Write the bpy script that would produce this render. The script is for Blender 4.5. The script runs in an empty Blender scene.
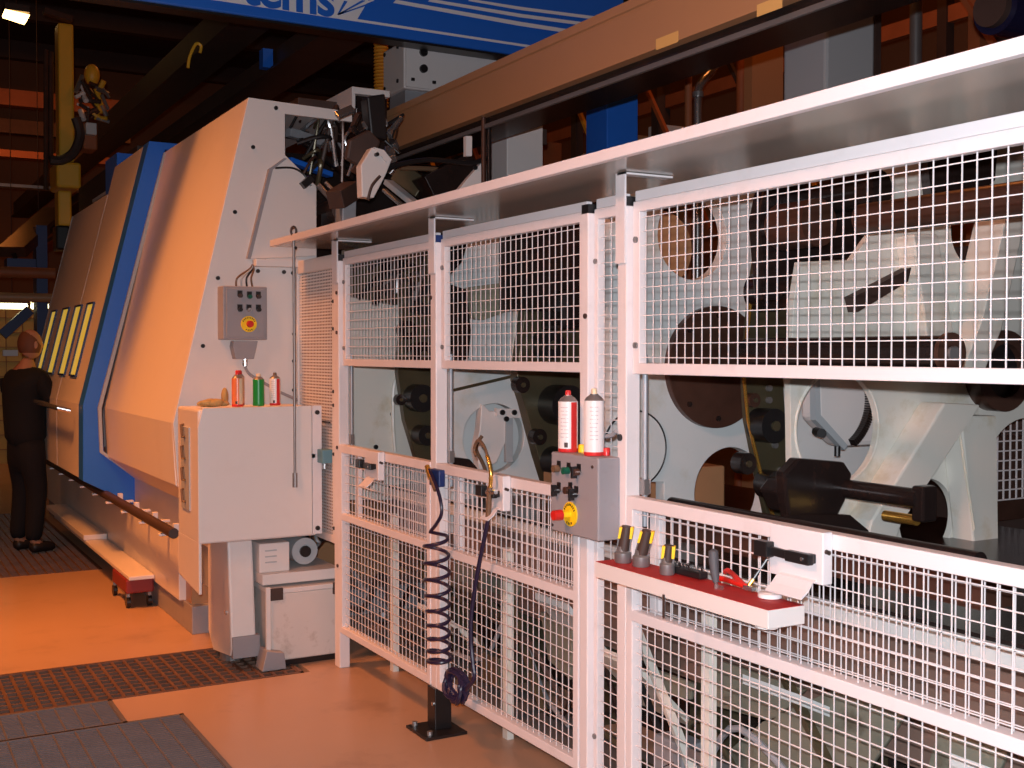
import bpy, bmesh, math, random
from math import pi, sin, cos, radians
from mathutils import Vector, Matrix
from mathutils.geometry import tessellate_polygon
random.seed(7)
S = bpy.context.scene
COL = S.collection
# ---------------------------------------------------------------- camera
cam = bpy.data.cameras.new('camera'); cam_o = bpy.data.objects.new('camera', cam); COL.objects.link(cam_o)
cam.sensor_fit = 'HORIZONTAL'; cam.sensor_width = 36.0; cam.lens = 36.0 * 1155.0 / 1024.0
cam.clip_start = 0.05; cam.clip_end = 200
cam_o.location = (0, 0, 1.6)
cam_o.rotation_euler = (radians(90 - 1.57), 0, radians(-29.5))
S.camera = cam_o
# ---------------------------------------------------------------- world, lights, exposure
W = bpy.data.worlds.new('hall_air'); S.world = W; W.use_nodes = True
W.node_tree.nodes['Background'].inputs[0].default_value = (1.0, 0.45, 0.22, 1)
W.node_tree.nodes['Background'].inputs[1].default_value = 0.03
def area(name, loc, size, power, color, target=None, spread=None):
    l = bpy.data.lights.new(name, 'AREA'); l.size = size; l.energy = power; l.color = color
    if spread: l.spread = spread
    o = bpy.data.objects.new(name, l); COL.objects.link(o); o.location = loc
    if target:
        o.rotation_euler = (Vector(target) - Vector(loc)).to_track_quat('-Z', 'Y').to_euler()
    return o
SOD = (1.0, 0.29, 0.055)
area('bay_light', (-1.2, 6.0, 6.4), 0.7, 68, SOD, (0.9, 6.9, 0.0), spread=radians(58))
area('bay_light', (-2.4, 2.0, 6.0), 0.9, 28, SOD, (0.2, 3.8, 0.0), spread=radians(90))
area('bay_light', (-1.5, 9.6, 6.8), 0.9, 16, SOD, (0.6, 7.9, 0.0), spread=radians(70))
area('bay_light', (-3.6, 1.2, 4.8), 0.8, 25, (1.0, 0.42, 0.27), (2.1, 2.9, 1.2), spread=radians(56))  # added pink fill for the aisle faces of the fence, not a hall lamp
area('bay_light', (1.0, 17.0, 5.2), 0.9, 45, SOD, (1.0, 19.0, 2.0))
area('bay_light', (6.0, 6.5, 7.6), 1.2, 70, (1.0, 0.30, 0.07), (7.4, 7.5, 2.5))
area('bay_light', (5.0, 15.0, 7.2), 1.2, 50, (1.0, 0.30, 0.07), (5.0, 17.0, 2.0))
fl = bpy.data.lights.new('camera_flash', 'SPOT'); fl.energy = 530; fl.color = (0.90, 0.93, 1.0)
fl.spot_size = radians(100); fl.spot_blend = 0.6; fl.shadow_soft_size = 0.012
flo = bpy.data.objects.new('camera_flash', fl); COL.objects.link(flo); flo.location = (-0.035, -0.03, 1.665)
flo.rotation_euler = (radians(90 - 2), 0, radians(-31))
S.view_settings.view_transform = 'Standard'
try: S.view_settings.look = 'None'
except Exception: pass
S.view_settings.gamma = 1.0; S.view_settings.exposure = 0.0
S.view_settings.use_curve_mapping = False
# ---------------------------------------------------------------- materials
def mat(name, col, rough=0.5, metal=0.0, var=0.0, scale=6.0, stain=None, samt=0.0, sscale=3.0, bump=0.0, bscale=40.0, emit=None, estr=0.0, coat=0.0):
    m = bpy.data.materials.new(name); m.use_nodes = True; nt = m.node_tree; N = nt.nodes; L = nt.links
    b = N['Principled BSDF']
    b.inputs['Roughness'].default_value = rough; b.inputs['Metallic'].default_value = metal
    b.inputs['Base Color'].default_value = (*col, 1)
    if coat: b.inputs['Coat Weight'].default_value = coat
    tc = N.new('ShaderNodeTexCoord'); last = None
    if var:
        n = N.new('ShaderNodeTexNoise'); n.inputs['Scale'].default_value = scale; n.inputs['Detail'].default_value = 5
        L.new(tc.outputs['Object'], n.inputs['Vector'])
        mx = N.new('ShaderNodeMix'); mx.data_type = 'RGBA'
        mx.inputs[6].default_value = (*[c * (1 - var) for c in col], 1); mx.inputs[7].default_value = (*[min(1, c * (1 + var)) for c in col], 1)
        L.new(n.outputs['Fac'], mx.inputs[0]); L.new(mx.outputs[2], b.inputs['Base Color']); last = mx.outputs[2]
    if stain:
        n = N.new('ShaderNodeTexNoise'); n.inputs['Scale'].default_value = sscale; n.inputs['Detail'].default_value = 7; n.inputs['Roughness'].default_value = 0.65
        L.new(tc.outputs['Object'], n.inputs['Vector'])
        cr = N.new('ShaderNodeValToRGB'); cr.color_ramp.elements[0].position = 0.55; cr.color_ramp.elements[1].position = 0.72
        cr.color_ramp.elements[1].color = (samt, samt, samt, 1)
        L.new(n.outputs['Fac'], cr.inputs[0])
        mx = N.new('ShaderNodeMix'); mx.data_type = 'RGBA'; L.new(cr.outputs[0], mx.inputs[0])
        if last: L.new(last, mx.inputs[6])
        else: mx.inputs[6].default_value = (*col, 1)
        mx.inputs[7].default_value = (*stain, 1); L.new(mx.outputs[2], b.inputs['Base Color'])
    if bump:
        n = N.new('ShaderNodeTexNoise'); n.inputs['Scale'].default_value = bscale; L.new(tc.outputs['Object'], n.inputs['Vector'])
        bp = N.new('ShaderNodeBump'); bp.inputs['Strength'].default_value = bump; bp.inputs['Distance'].default_value = 0.01
        L.new(n.outputs['Fac'], bp.inputs['Height']); L.new(bp.outputs[0], b.inputs['Normal'])
    if emit:
        b.inputs['Emission Color'].default_value = (*emit, 1); b.inputs['Emission Strength'].default_value = estr
    return m
white = mat('fence_white', (0.76, 0.72, 0.73), 0.42, var=0.03, stain=(0.35, 0.25, 0.18), samt=0.12, sscale=9)
shell = mat('machine_cream_white', (0.74, 0.70, 0.68), 0.38, var=0.03, scale=2, stain=(0.5, 0.42, 0.36), samt=0.12, sscale=4)
casting = mat('casting_pale_grey', (0.66, 0.70, 0.70), 0.30, var=0.06, scale=4, stain=(0.42, 0.33, 0.14), samt=0.5, sscale=2.4)
casting2 = mat('casting_white', (0.76, 0.75, 0.68), 0.35, var=0.06, scale=3, stain=(0.46, 0.36, 0.16), samt=0.65, sscale=3.0)
blue = mat('blue_paint', (0.014, 0.145, 0.66), 0.40, var=0.06)
bluedk = mat('dark_blue_paint', (0.01, 0.03, 0.14), 0.45, var=0.1)
grey = mat('box_grey', (0.30, 0.29, 0.31), 0.5, var=0.05, stain=(0.2, 0.17, 0.16), samt=0.25, sscale=14)
greylt = mat('seal_light_grey', (0.42, 0.45, 0.47), 0.5)
black = mat('black_plastic', (0.012, 0.011, 0.012), 0.35, var=0.2)
oily = mat('oily_black_steel', (0.022, 0.015, 0.014), 0.22, metal=0.2, var=0.4, scale=9, stain=(0.10, 0.035, 0.02), samt=0.5, sscale=5)
olive = mat('oiled_olive_steel', (0.10, 0.085, 0.05), 0.30, metal=0.4, var=0.4, scale=7, stain=(0.12, 0.05, 0.02), samt=0.6, sscale=4)
brownsteel = mat('brown_machined_steel', (0.085, 0.040, 0.028), 0.32, metal=0.3, var=0.4, scale=10)
beamm = mat('brown_beam_paint', (0.46, 0.235, 0.115), 0.38, var=0.06, scale=2.5, stain=(0.28, 0.15, 0.09), samt=0.25, sscale=1.4)  # beam brown with some sodium light mixed into the pigment
steel = mat('bright_steel', (0.55, 0.55, 0.56), 0.25, metal=0.9, var=0.1)
dullsteel = mat('dull_steel', (0.28, 0.27, 0.27), 0.4, metal=0.6, var=0.2)
darksteel = mat('dark_girder_steel', (0.055, 0.032, 0.026), 0.55, var=0.3)
galv = mat('galvanised_steel', (0.34, 0.36, 0.39), 0.45, metal=0.3, var=0.15, scale=20)
rust = mat('rusty_orange_girder', (0.34, 0.10, 0.035), 0.6, var=0.3, scale=5)
yellow = mat('machine_yellow', (0.80, 0.42, 0.03), 0.45, var=0.08)
estopy = mat('emergency_yellow', (0.95, 0.62, 0.01), 0.45)
red = mat('red_plastic', (0.62, 0.018, 0.012), 0.4)
redmat = mat('red_rubber_mat', (0.40, 0.012, 0.010), 0.6, var=0.2, scale=30)
green = mat('green_paint', (0.01, 0.28, 0.05), 0.35)
dkgreen = mat('green_lens', (0.005, 0.10, 0.06), 0.3)
brass = mat('brass', (0.85, 0.48, 0.10), 0.25, metal=0.85)
coilm = mat('navy_coil_hose', (0.018, 0.012, 0.040), 0.35)
hosebr = mat('brown_hose', (0.16, 0.09, 0.05), 0.4)
paper = mat('can_white_print', (0.80, 0.78, 0.78), 0.35, var=0.03, scale=60)
canred = mat('can_red_print', (0.62, 0.03, 0.03), 0.3)
canor = mat('can_orange_print', (0.80, 0.22, 0.08), 0.3, var=0.15, scale=40)
cancream = mat('can_cream_print', (0.78, 0.62, 0.42), 0.35)
skin = mat('skin', (0.50, 0.22, 0.13), 0.55)
hairm = mat('short_brown_hair', (0.16, 0.05, 0.02), 0.7)
cloth = mat('black_work_jacket', (0.005, 0.004, 0.005), 0.9, var=0.3, scale=20)
cloth2 = mat('dark_work_trousers', (0.004, 0.003, 0.005), 0.9, var=0.3, scale=20)
shoem = mat('black_shoe_leather', (0.015, 0.012, 0.012), 0.5)
rag = mat('oily_yellow_rag', (0.42, 0.30, 0.12), 0.9, var=0.3, scale=30)
lampm = mat('sodium_lamp_glow', (1, 0.8, 0.4), 0.5, emit=(1.0, 0.62, 0.22), estr=7)
tubem = mat('fluorescent_glow', (1, 0.95, 0.7), 0.5, emit=(1.0, 0.92, 0.52), estr=5)
winm = mat('yellowish_window_glass', (0.45, 0.36, 0.08), 0.08, var=0.3, scale=3, emit=(1.0, 0.62, 0.07), estr=0.45)  # emission stands in for yellow reflections in the panes
undershelf = mat('glossy_shelf_paint', (0.40, 0.36, 0.32), 0.16, var=0.05, scale=1.5)
tape = mat('kraft_tape', (0.75, 0.45, 0.15), 0.5)
# floor: painted concrete with wear, joints
def floor_mat():
    m = mat('painted_concrete', (0.44, 0.29, 0.20), 0.33, var=0.10, scale=1.6, stain=(0.19, 0.12, 0.085), samt=0.6, sscale=1.3)
    return m
floorm = floor_mat()
wallm = mat('far_wall_brown', (0.26, 0.12, 0.06), 0.8, var=0.15, scale=1.0)
ceilm = mat('dark_roof_sheeting', (0.05, 0.022, 0.016), 0.9, var=0.3, scale=1.0)
pitm = mat('dark_pit', (0.03, 0.02, 0.018), 0.7)
gratem = mat('rusty_grating', (0.15, 0.085, 0.06), 0.5, metal=0.3, var=0.4, scale=8)
grategrey = mat('grey_step_grating', (0.16, 0.145, 0.15), 0.5, metal=0.3, var=0.2, scale=14)
# ---------------------------------------------------------------- mesh helpers
ORG = {}
class MB:
    def __init__(s): s.b = bmesh.new()
    def box(s, x0, x1, y0, y1, z0, z1):
        v = [s.b.verts.new((x, y, z)) for x in (x0, x1) for y in (y0, y1) for z in (z0, z1)]
        for f in ((0,1,3,2),(4,6,7,5),(0,4,5,1),(2,3,7,6),(0,2,6,4),(1,5,7,3)): s.b.faces.new([v[i] for i in f])
        return s
    def obox(s, c, ax, ay, az, hx, hy, hz):
        c = Vector(c); ax, ay, az = Vector(ax).normalized(), Vector(ay).normalized(), Vector(az).normalized()
        v = [s.b.verts.new(c + ax*hx*i + ay*hy*j + az*hz*k) for i in (-1,1) for j in (-1,1) for k in (-1,1)]
        for f in ((0,1,3,2),(4,6,7,5),(0,4,5,1),(2,3,7,6),(0,2,6,4),(1,5,7,3)): s.b.faces.new([v[i] for i in f])
        return s
    def bar(s, p, q, w, h):
        p, q = Vector(p), Vector(q); d = (q-p).normalized(); up = Vector((0,0,1)) if abs(d.z) < .95 else Vector((1,0,0))
        a = d.cross(up).normalized(); b = a.cross(d)
        return s.obox((p+q)/2, d, a, b, (q-p).length/2, w/2, h/2)
    def cyl(s, p, q, r, n=20, r2=None):
        p, q = Vector(p), Vector(q); d = (q-p).normalized(); up = Vector((0,0,1)) if abs(d.z) < .95 else Vector((1,0,0))
        a = d.cross(up).normalized(); b = a.cross(d); r2 = r if r2 is None else r2
        A = [s.b.verts.new(p + (a*cos(2*pi*i/n)+b*sin(2*pi*i/n))*r) for i in range(n)]
        Bv = [s.b.verts.new(q + (a*cos(2*pi*i/n)+b*sin(2*pi*i/n))*r2) for i in range(n)]
        for i in range(n): s.b.faces.new((A[i], A[(i+1)%n], Bv[(i+1)%n], Bv[i]))
        s.b.faces.new(A[::-1]); s.b.faces.new(Bv); return s
    def tube(s, pts, r, n=8):
        pts = [Vector(p) for p in pts]; rings = []; pa = None
        for i, p in enumerate(pts):
            d = (pts[min(i+1, len(pts)-1)] - pts[max(i-1, 0)]).normalized()
            if pa is None:
                up = Vector((0,0,1)) if abs(d.z) < .9 else Vector((1,0,0)); pa = d.cross(up).normalized()
            pa = (pa - d*pa.dot(d)).normalized(); pb = d.cross(pa)
            rr = r[i] if isinstance(r, (list, tuple)) else r
            rings.append([s.b.verts.new(p + (pa*cos(2*pi*k/n)+pb*sin(2*pi*k/n))*rr) for k in range(n)])
        for A, Bv in zip(rings, rings[1:]):
            for k in range(n): s.b.faces.new((A[k], A[(k+1)%n], Bv[(k+1)%n], Bv[k]))
        s.b.faces.new(rings[0][::-1]); s.b.faces.new(rings[-1]); return s
    def lathe(s, c, prof, n=24):
        c = Vector(c); rings = [[s.b.verts.new(c + Vector((cos(2*pi*k/n)*r, sin(2*pi*k/n)*r, z))) for k in range(n)] for r, z in prof]
        for A, Bv in zip(rings, rings[1:]):
            for k in range(n): s.b.faces.new((A[k], A[(k+1)%n], Bv[(k+1)%n], Bv[k]))
        s.b.faces.new(rings[0][::-1]); s.b.faces.new(rings[-1]); return s
    def prism(s, axis, a, b, outer, holes=()):
        loops = [list(outer)] + [list(h) for h in holes]
        f3 = {'y': lambda p, t: (p[0], t, p[1]), 'x': lambda p, t: (t, p[0], p[1]), 'z': lambda p, t: (p[0], p[1], t)}[axis]
        tris = tessellate_polygon([[Vector((p[0], p[1], 0)) for p in l] for l in loops]) if (holes or len(outer) > 4) else None
        A, Bv = [], []
        for l in loops:
            A.append([s.b.verts.new(f3(p, a)) for p in l]); Bv.append([s.b.verts.new(f3(p, b)) for p in l])
        fa = [v for l in A for v in l]; fb = [v for l in Bv for v in l]
        if tris:
            for t in tris:
                try: s.b.faces.new([fa[i] for i in t]); s.b.faces.new([fb[i] for i in reversed(t)])
                except ValueError: pass
        else:
            s.b.faces.new(fa); s.b.faces.new(fb[::-1])
        for la, lb in zip(A, Bv):
            n = len(la)
            for i in range(n): s.b.faces.new((la[i], la[(i+1)%n], lb[(i+1)%n], lb[i]))
        return s
    def ball(s, c, r, u=16, v=10, sc=(1,1,1)):
        m = Matrix.Translation(Vector(c)) @ Matrix.Diagonal((*[r*k for k in sc], 1))
        bmesh.ops.create_uvsphere(s.b, u_segments=u, v_segments=v, radius=1.0, matrix=m); return s
    def build(s, name, m, parent=None, bevel=0.0, smooth=False, loc=None):
        bmesh.ops.recalc_face_normals(s.b, faces=s.b.faces)
        if parent is not None: o0 = ORG[parent.name]
        elif loc is not None: o0 = Vector(loc)
        else:
            xs = [v.co for v in s.b.verts]
            o0 = Vector(((min(v.x for v in xs)+max(v.x for v in xs))/2, (min(v.y for v in xs)+max(v.y for v in xs))/2, min(v.z for v in xs)))
        for v in s.b.verts: v.co -= o0
        me = bpy.data.meshes.new(name); s.b.to_mesh(me); s.b.free()
        o = bpy.data.objects.new(name, me); COL.objects.link(o); me.materials.append(m)
        if parent is not None: o.parent = parent
        else: o.location = o0
        ORG[o.name] = o0.copy()
        if smooth:
            for p in me.polygons: p.use_smooth = True
            md = o.modifiers.new('edges', 'EDGE_SPLIT'); md.split_angle = radians(40)
        if bevel:
            md = o.modifiers.new('bevel', 'BEVEL'); md.width = bevel; md.segments = 2; md.limit_method = 'ANGLE'
        return o
def circ(cx, cy, r, n=48, ry=None, a0=0, a1=2*pi):
    ry = r if ry is None else ry; full = abs(a1-a0-2*pi) < 1e-6
    return [(cx + r*cos(a0+(a1-a0)*i/(n if full else n-1)), cy + ry*sin(a0+(a1-a0)*i/(n if full else n-1))) for i in range(n)]
def thing(name, label, cat, loc, group=None):
    o = bpy.data.objects.new(name, None); COL.objects.link(o); o.location = loc; o.empty_display_size = 0.1
    ORG[o.name] = Vector(loc); o['label'] = label; o['category'] = cat
    if group: o['group'] = group
    return o
def tag(o, label, cat, group=None, kind=None):
    o['label'] = label; o['category'] = cat
    if group: o['group'] = group
    if kind: o['kind'] = kind
    return o
def struct(o): o['kind'] = 'structure'; return o
def plab(o, l): o['label'] = l; return o
def dup(root, delta, label, group=None):
    r = root.copy(); COL.objects.link(r); r.location = root.location + Vector(delta); r['label'] = label
    if group: r['group'] = group
    def rec(a, b):
        for ch in list(a.children):
            if ch.name in SRC[root.name]:
                c = ch.copy(); COL.objects.link(c); c.parent = b; rec(ch, c)
    rec(root, r); return r
SRC = {}
def done(root):
    names = set()
    def rec(o):
        for ch in o.children: names.add(ch.name); rec(ch)
    rec(root); SRC[root.name] = names; return root
def bez(pts, n=10):
    out = []; P = [Vector(p) for p in pts]; P = [P[0]] + P + [P[-1]]
    for i in range(1, len(P)-2):
        for k in range(n):
            t = k/n; a, b, c, d = P[i-1], P[i], P[i+1], P[i+2]
            out.append(0.5*((2*b) + (c-a)*t + (2*a-5*b+4*c-d)*t*t + (3*b-a-3*c+d)*t**3))
    out.append(P[-2]); return out
# ================================================================ SETTING
PIT_Y0, PIT_Y1, PIT_X1 = 5.50, 6.20, 1.90
F = MB()
# the floor slab with the two pits left open
def slab(x0, x1, y0, y1): F.box(x0, x1, y0, y1, -0.3, 0.0)
slab(-8, 13, -4, 5.50); slab(1.95, 13, 5.50, 6.20); slab(-8, -3.0, 5.50, 6.20)
slab(-8, 13, 6.20, 8.88); slab(1.55, 13, 8.88, 12.4); slab(-8, -3.0, 8.88, 12.4); slab(-8, 13, 12.4, 28)
struct(F.build('floor', floorm, loc=(0, 0, 0)))
struct(MB().box(-3.0, 1.95, 5.5, 12.4, -0.42, -0.32).build('trim_1', pitm))
struct(MB().box(-8, 13, 27.6, 27.9, 0, 8).build('wall_far', wallm))
struct(MB().box(12.6, 12.9, -4, 27.6, 0, 8).build('wall_right', wallm))
c = MB().box(-8, 13, -4, 28, 8.0, 8.2)
struct(c.build('ceiling', ceilm))
# floor gratings
def grating(name, label, x0, x1, y0, y1, z, px, py, m, grp, bw=0.006, h=0.03):
    g = MB(); 
    n = int((x1-x0)/px)
    for i in range(n+1): xx = x0+(x1-x0)*i/n; g.box(xx-bw/2, xx+bw/2, y0, y1, z-h, z)
    n = int((y1-y0)/py)
    for i in range(n+1): yy = y0+(y1-y0)*i/n; g.box(x0, x1, yy-bw/2, yy+bw/2, z-h, z-0.001)
    e = 0.018
    g.box(x0-e, x0, y0-e, y1+e, z-h, z+.003).box(x1, x1+e, y0-e, y1+e, z-h, z+.003).box(x0-e, x1+e, y0-e, y0, z-h, z+.003).box(x0-e, x1+e, y1, y1+e, z-h, z+.003)
    return tag(g.build(name, m), label, 'grating', grp)
grating('floor_grating', 'long rusty brown floor grating sunk in the concrete in front of the machine corner', -2.98, 1.90, 5.52, 6.18, 0.0, 0.060, 0.066, gratem, 'drain gratings sunk in the floor', bw=0.016)
grating('floor_grating', 'dark floor grating under the feet of the standing man', -2.98, 1.53, 8.90, 12.38, 0.0, 0.06, 0.06, gratem, 'drain gratings sunk in the floor', bw=0.012)
grating('step_grating', 'smaller grey step grating lying against the sunken rusty grating', -0.7, 0.955, 5.012+0.025, 5.373, 0.032, 0.075, 0.022, grategrey, 'grey loose gratings', bw=0.007)
grating('step_grating', 'large grey step grating in the bottom left corner of the floor', -0.7, 1.188, 3.9, 5.012-0.0, 0.032, 0.085, 0.024, grategrey, 'grey loose gratings', bw=0.007)

# ================================================================ MACHINE HOUSING
mh = thing('machining_centre', 'long white and blue machine housing with sloping front and slit windows', 'machine', (2.0, 6.2, 0))
XB, ZB = 1.445, 1.225
# side shell (extruded profile) from y 6.2 to 8.2
profA = [(1.861, 2.981), (XB, ZB), (1.462, 0.89), (1.64, 0.735), (1.66, 0.735), (1.49, 0.90), (1.475, 1.22), (1.89, 2.955)]
MB().prism('y', 6.225, 8.2, profA).build('side_panel', shell, mh, bevel=.004)
MB().prism('y', 6.225, 8.2, [(1.64, 0.735), (1.64, 0.54), (1.66, 0.54), (1.66, 0.735)]).build('skirt_panel', shell, mh)
MB().prism('y', 6.225, 11.0, [(1.861, 2.981), (2.46, 2.966), (2.46, 2.94), (1.861, 2.955)]).build('roof_panel', shell, mh)
# end plate with the tool opening
end = [(1.861, 2.983), (2.462, 2.966), (2.462, 2.91), (2.066, 2.915), (2.066, 2.69), (2.246, 2.532), (2.246, 2.10), (2.156, 2.10), (2.156, 0.72), (1.66, 0.72), (1.469, 0.885), (XB, ZB)]
ep = MB().prism('y', 6.195, 6.225, end).build('end_panel', shell, mh, bevel=.003)
for p in [(2.014, 2.941), (1.884, 2.716), (1.782, 2.358), (1.687, 1.999), (1.604, 1.634), (1.907, 2.044), (2.054, 2.044), (2.11, 1.702), (2.109, 1.552), (2.108, 1.39), (2.224, 2.474), (1.947, 2.1), (2.106, 2.101), (2.106, 2.04)]:
    MB().cyl((p[0], 6.185, p[1]), (p[0], 6.196, p[1]), 0.011, 12).build('screw', black, mh)
# raised hood plate on the end, with grey gap line
MB().prism('y', 6.17, 6.196, [(2.066, 2.665), (2.238, 2.518), (2.236, 2.139), (1.86, 2.107), (1.986, 2.598)]).build('hood_plate', shell, mh, bevel=.003)
MB().prism('y', 6.165, 6.197, [(2.051, 2.667), (2.066, 2.665), (1.986, 2.598), (1.86, 2.107), (1.841, 2.109), (1.966, 2.602)]).build('seal_strip', grey, mh)
MB().prism('y', 6.12, 6.195, [(1.875, 2.104), (2.139, 2.109), (2.139, 2.07), (1.875, 2.066)]).build('cable_duct', shell, mh, bevel=.003)
t = [Vector(p) for p in [(2.0, 6.17, 2.609), (2.096, 6.17, 2.617), (2.154, 6.17, 2.594), (2.188, 6.17, 2.557), (2.205, 6.17, 2.525)]]
MB().tube(bez(t), .006).build('sensor_cable', black, mh)
MB().obox((2.175, 6.15, 2.543), (1,0,.9), (0,1,0), (-.9,0,1), .035, .02, .02).build('sensor', black, mh)
# blue frame around the shell
pO = [(1.757, 3.05), (1.308, 1.245), (1.303, 0.735), (1.65, 0.545)]
pI = [(1.66, 0.73), (1.44, 0.91), (1.425, 1.225), (1.865, 3.0)]
blo = pO + [(1.67, 0.545)] + pI + [(2.4, 2.99), (2.4, 3.045)]
MB().prism('y', 8.16, 8.34, blo).build('blue_frame', blue, mh, bevel=.004)
sealo = [(1.40, 1.225), (1.41, 0.925), (1.64, 0.735), (1.645, 0.748), (1.43, 0.935), (1.422, 1.222), (1.872, 2.975), (1.85, 2.975)]
MB().prism('y', 8.13, 8.175, sealo).build('door_seal', greylt, mh)
# section B
def profB(zt, xo=0):
    xt = 1.31 + (zt-1.245)*.2476
    return [(xt, zt), (1.31, 1.245), (1.31, .735), (1.34, .735), (1.34, 1.24), (xt+.03, zt)]
MB().prism('y', 8.34, 9.36, profB(3.04)).build('door_panel', shell, mh, bevel=.004)
MB().prism('y', 9.375, 11.08, profB(2.83)).build('door_panel', shell, mh, bevel=.004)
MB().prism('y', 11.06, 11.09, [(1.655+.045, 2.83), (1.31, 1.245), (1.31, .735), (2.4, .735), (2.4, 2.83)]).build('far_end_panel', shell, mh)
MB().prism('y', 9.36, 9.375, [(1.757, 3.04), (1.70, 2.82), (2.4, 2.82), (2.4, 3.04)]).build('blue_side_plate', blue, mh)
MB().box(1.95, 3.2, 9.5, 12.3, 2.80, 3.25).build('roof_box', darksteel, mh, bevel=.01)
MB().box(1.78, 1.9, 9.42, 9.9, 2.83, 3.16).build('blue_roof_bracket', blue, mh)
# slit windows in the sloping door
dn = Vector((-1, 0, .2476)).normalized()
def slitpt(y, z, off=0): return Vector((1.31 + (z-1.245)*.2476, y, z)) + dn*off
wins = [(8.70, 8.98, 8.70, 8.98), (9.22, 9.52, 9.22, 9.52), (9.82, 10.14, 9.82, 10.14), (10.5, 10.78, 10.5, 10.78)]
for (a, b, c2, d2) in wins:
    q = MB(); z1, z0 = 1.955, 1.43
    ring = [(a, z1), (b, z1), (d2, z0), (c2, z0)]
    vs = [q.b.verts.new(slitpt(y, z, o)) for o in (.004, -.02) for y, z in ring]
    for f in ((0,1,2,3),(4,7,6,5),(0,4,5,1),(1,5,6,2),(2,6,7,3),(3,7,4,0)): q.b.faces.new([vs[i] for i in f])
    fr = MB(); e = .03
    pts = [slitpt(y, z, .008) for y, z in ring]
    for i in range(4): fr.bar(pts[i], pts[(i+1)%4], .014, .014)
    w = fr.build('window_frame', bluedk, mh)
    q.build('window_pane', winm, w)
hd = MB().tube([slitpt(8.5, 1.19, .02), slitpt(8.5, 1.19, .09), slitpt(9.75, 1.19, .09), slitpt(9.75, 1.19, .02)], .018, 10).build('door_handle', steel, mh, smooth=True)
# machine bed under the shell
bed = MB().box(1.66, 3.2, 6.9, 12.2, .13, .735)
bed.build('bed', beamm, mh, bevel=.01)
MB().box(1.60, 1.66, 6.75, 12.2, .16, .55).build('bed_ledge', shell, mh, bevel=.005)
MB().box(1.625, 3.2, 6.55, 12.2, 0.0, .16).build('plinth', grey, mh, bevel=.005)
rl = MB().cyl((1.45, 6.22, .635), (1.45, 10.9, .635), .028, 14).build('cable_rail', darksteel, mh, smooth=True)
for k in range(9):
    y = 6.45 + k*.52
    MB().box(1.42, 1.60, y-.018, y+.018, .592, .606).box(1.50, 1.53, y-.018, y+.018, .606, .655).build('rail_bracket', white, mh, bevel=.003)
MB().box(1.64, 2.2, 6.62, 6.88, 0.16, .735).build('lower_side_panel', beamm, mh)
# ledge boards beside the bed and their red trolley
l1 = MB().box(1.44, 1.595, 7.36, 10.5, .185, .21)
tag(l1.build('ledge_board', shell, bevel=.004), 'long pale ledge board lying along the machine foot, its near end on the red trolley', 'board')
l2 = MB().box(1.43, 1.595, 8.95, 10.9, .211, .25)
tag(l2.build('ledge_board', shell, bevel=.004), 'short pale ledge board lying on the longer board beside the dark grating', 'board')
tr = thing('trolley', 'low red trolley on small castors carrying the end of the ledge board', 'trolley', (1.5, 8.1-.55, 0))
MB().box(1.43, 1.60, 7.40, 7.85, .095, .184).build('trolley_body', mat('dark_red_paint', (.22, .02, .02), .5), tr, bevel=.01)
for xx in (1.45, 1.58):
    for yy in (7.45, 7.88):
        MB().cyl((xx-.012, yy, .035), (xx+.012, yy, .035), .035, 14).build('castor', black, tr)
        MB().box(xx-.01, xx+.01, yy-.012, yy+.012, .05, .09).build('castor_fork', dullsteel, tr)

# ================================================================ SIDE CABINET, FOOT, BIN
cb = thing('side_cabinet', 'white sheet metal side cabinet holding the spray cans', 'cabinet', (1.75, 5.95, .55))
MB().prism('x', 1.45, 2.06, [(5.70, .65), (5.70, 1.318), (6.12, 1.318), (6.12, .65)]).build('cabinet_body', shell, cb, bevel=.012)
MB().prism('y', 5.685, 5.70, [(1.445, 1.23), (1.47, 1.325), (2.03, 1.325), (2.03, .66), (1.445, .66)]).build('front_panel', shell, cb, bevel=.003)
MB().box(2.035, 2.085, 5.69, 5.70, .66, 1.325).build('hinge_strip', white, cb)
MB().box(1.443, 1.45, 5.86, 6.02, .80, 1.22).build('recess_panel', greylt, cb)
for k in range(4):
    z = .84 + k*.11
    MB().tube([(1.443, 5.93, z), (1.43, 5.94, z), (1.43, 5.96, z+.06), (1.443, 5.97, z+.06)], .007).build('louvre_hook', hosebr, cb)
for z in (.69, 1.29): MB().cyl((2.06, 5.68, z), (2.06, 5.69, z), .012, 12).build('screw', black, cb)
MB().prism('x', 1.45, 1.465, [(5.705, .66), (5.705, .40), (6.12, .44), (6.12, .66)]).build('side_skirt', shell, cb, bevel=.003)
# machine foot column
ft = thing('support_pedestal', 'white upright foot column with grey shoe standing on the rusty grating', 'pedestal', (1.68, 6.1, 0))
MB().prism('x', 1.62, 1.75, [(5.80, .64), (5.74, .10), (5.76, .06), (6.1, .02), (6.19, .10), (6.19, .64)]).build('column', shell, ft, bevel=.012)
MB().box(1.625, 1.765, 5.73, 5.80, .05, .16).build('shoe_plate', grey, ft, bevel=.004)
MB().cyl((1.613, 5.83, .27), (1.62, 5.83, .27), .012, 10).build('plug', steel, ft)
MB().cyl((1.68, 5.95, 0), (1.68, 5.95, .06), .06, 16).build('levelling_pad', dullsteel, ft)
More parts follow.
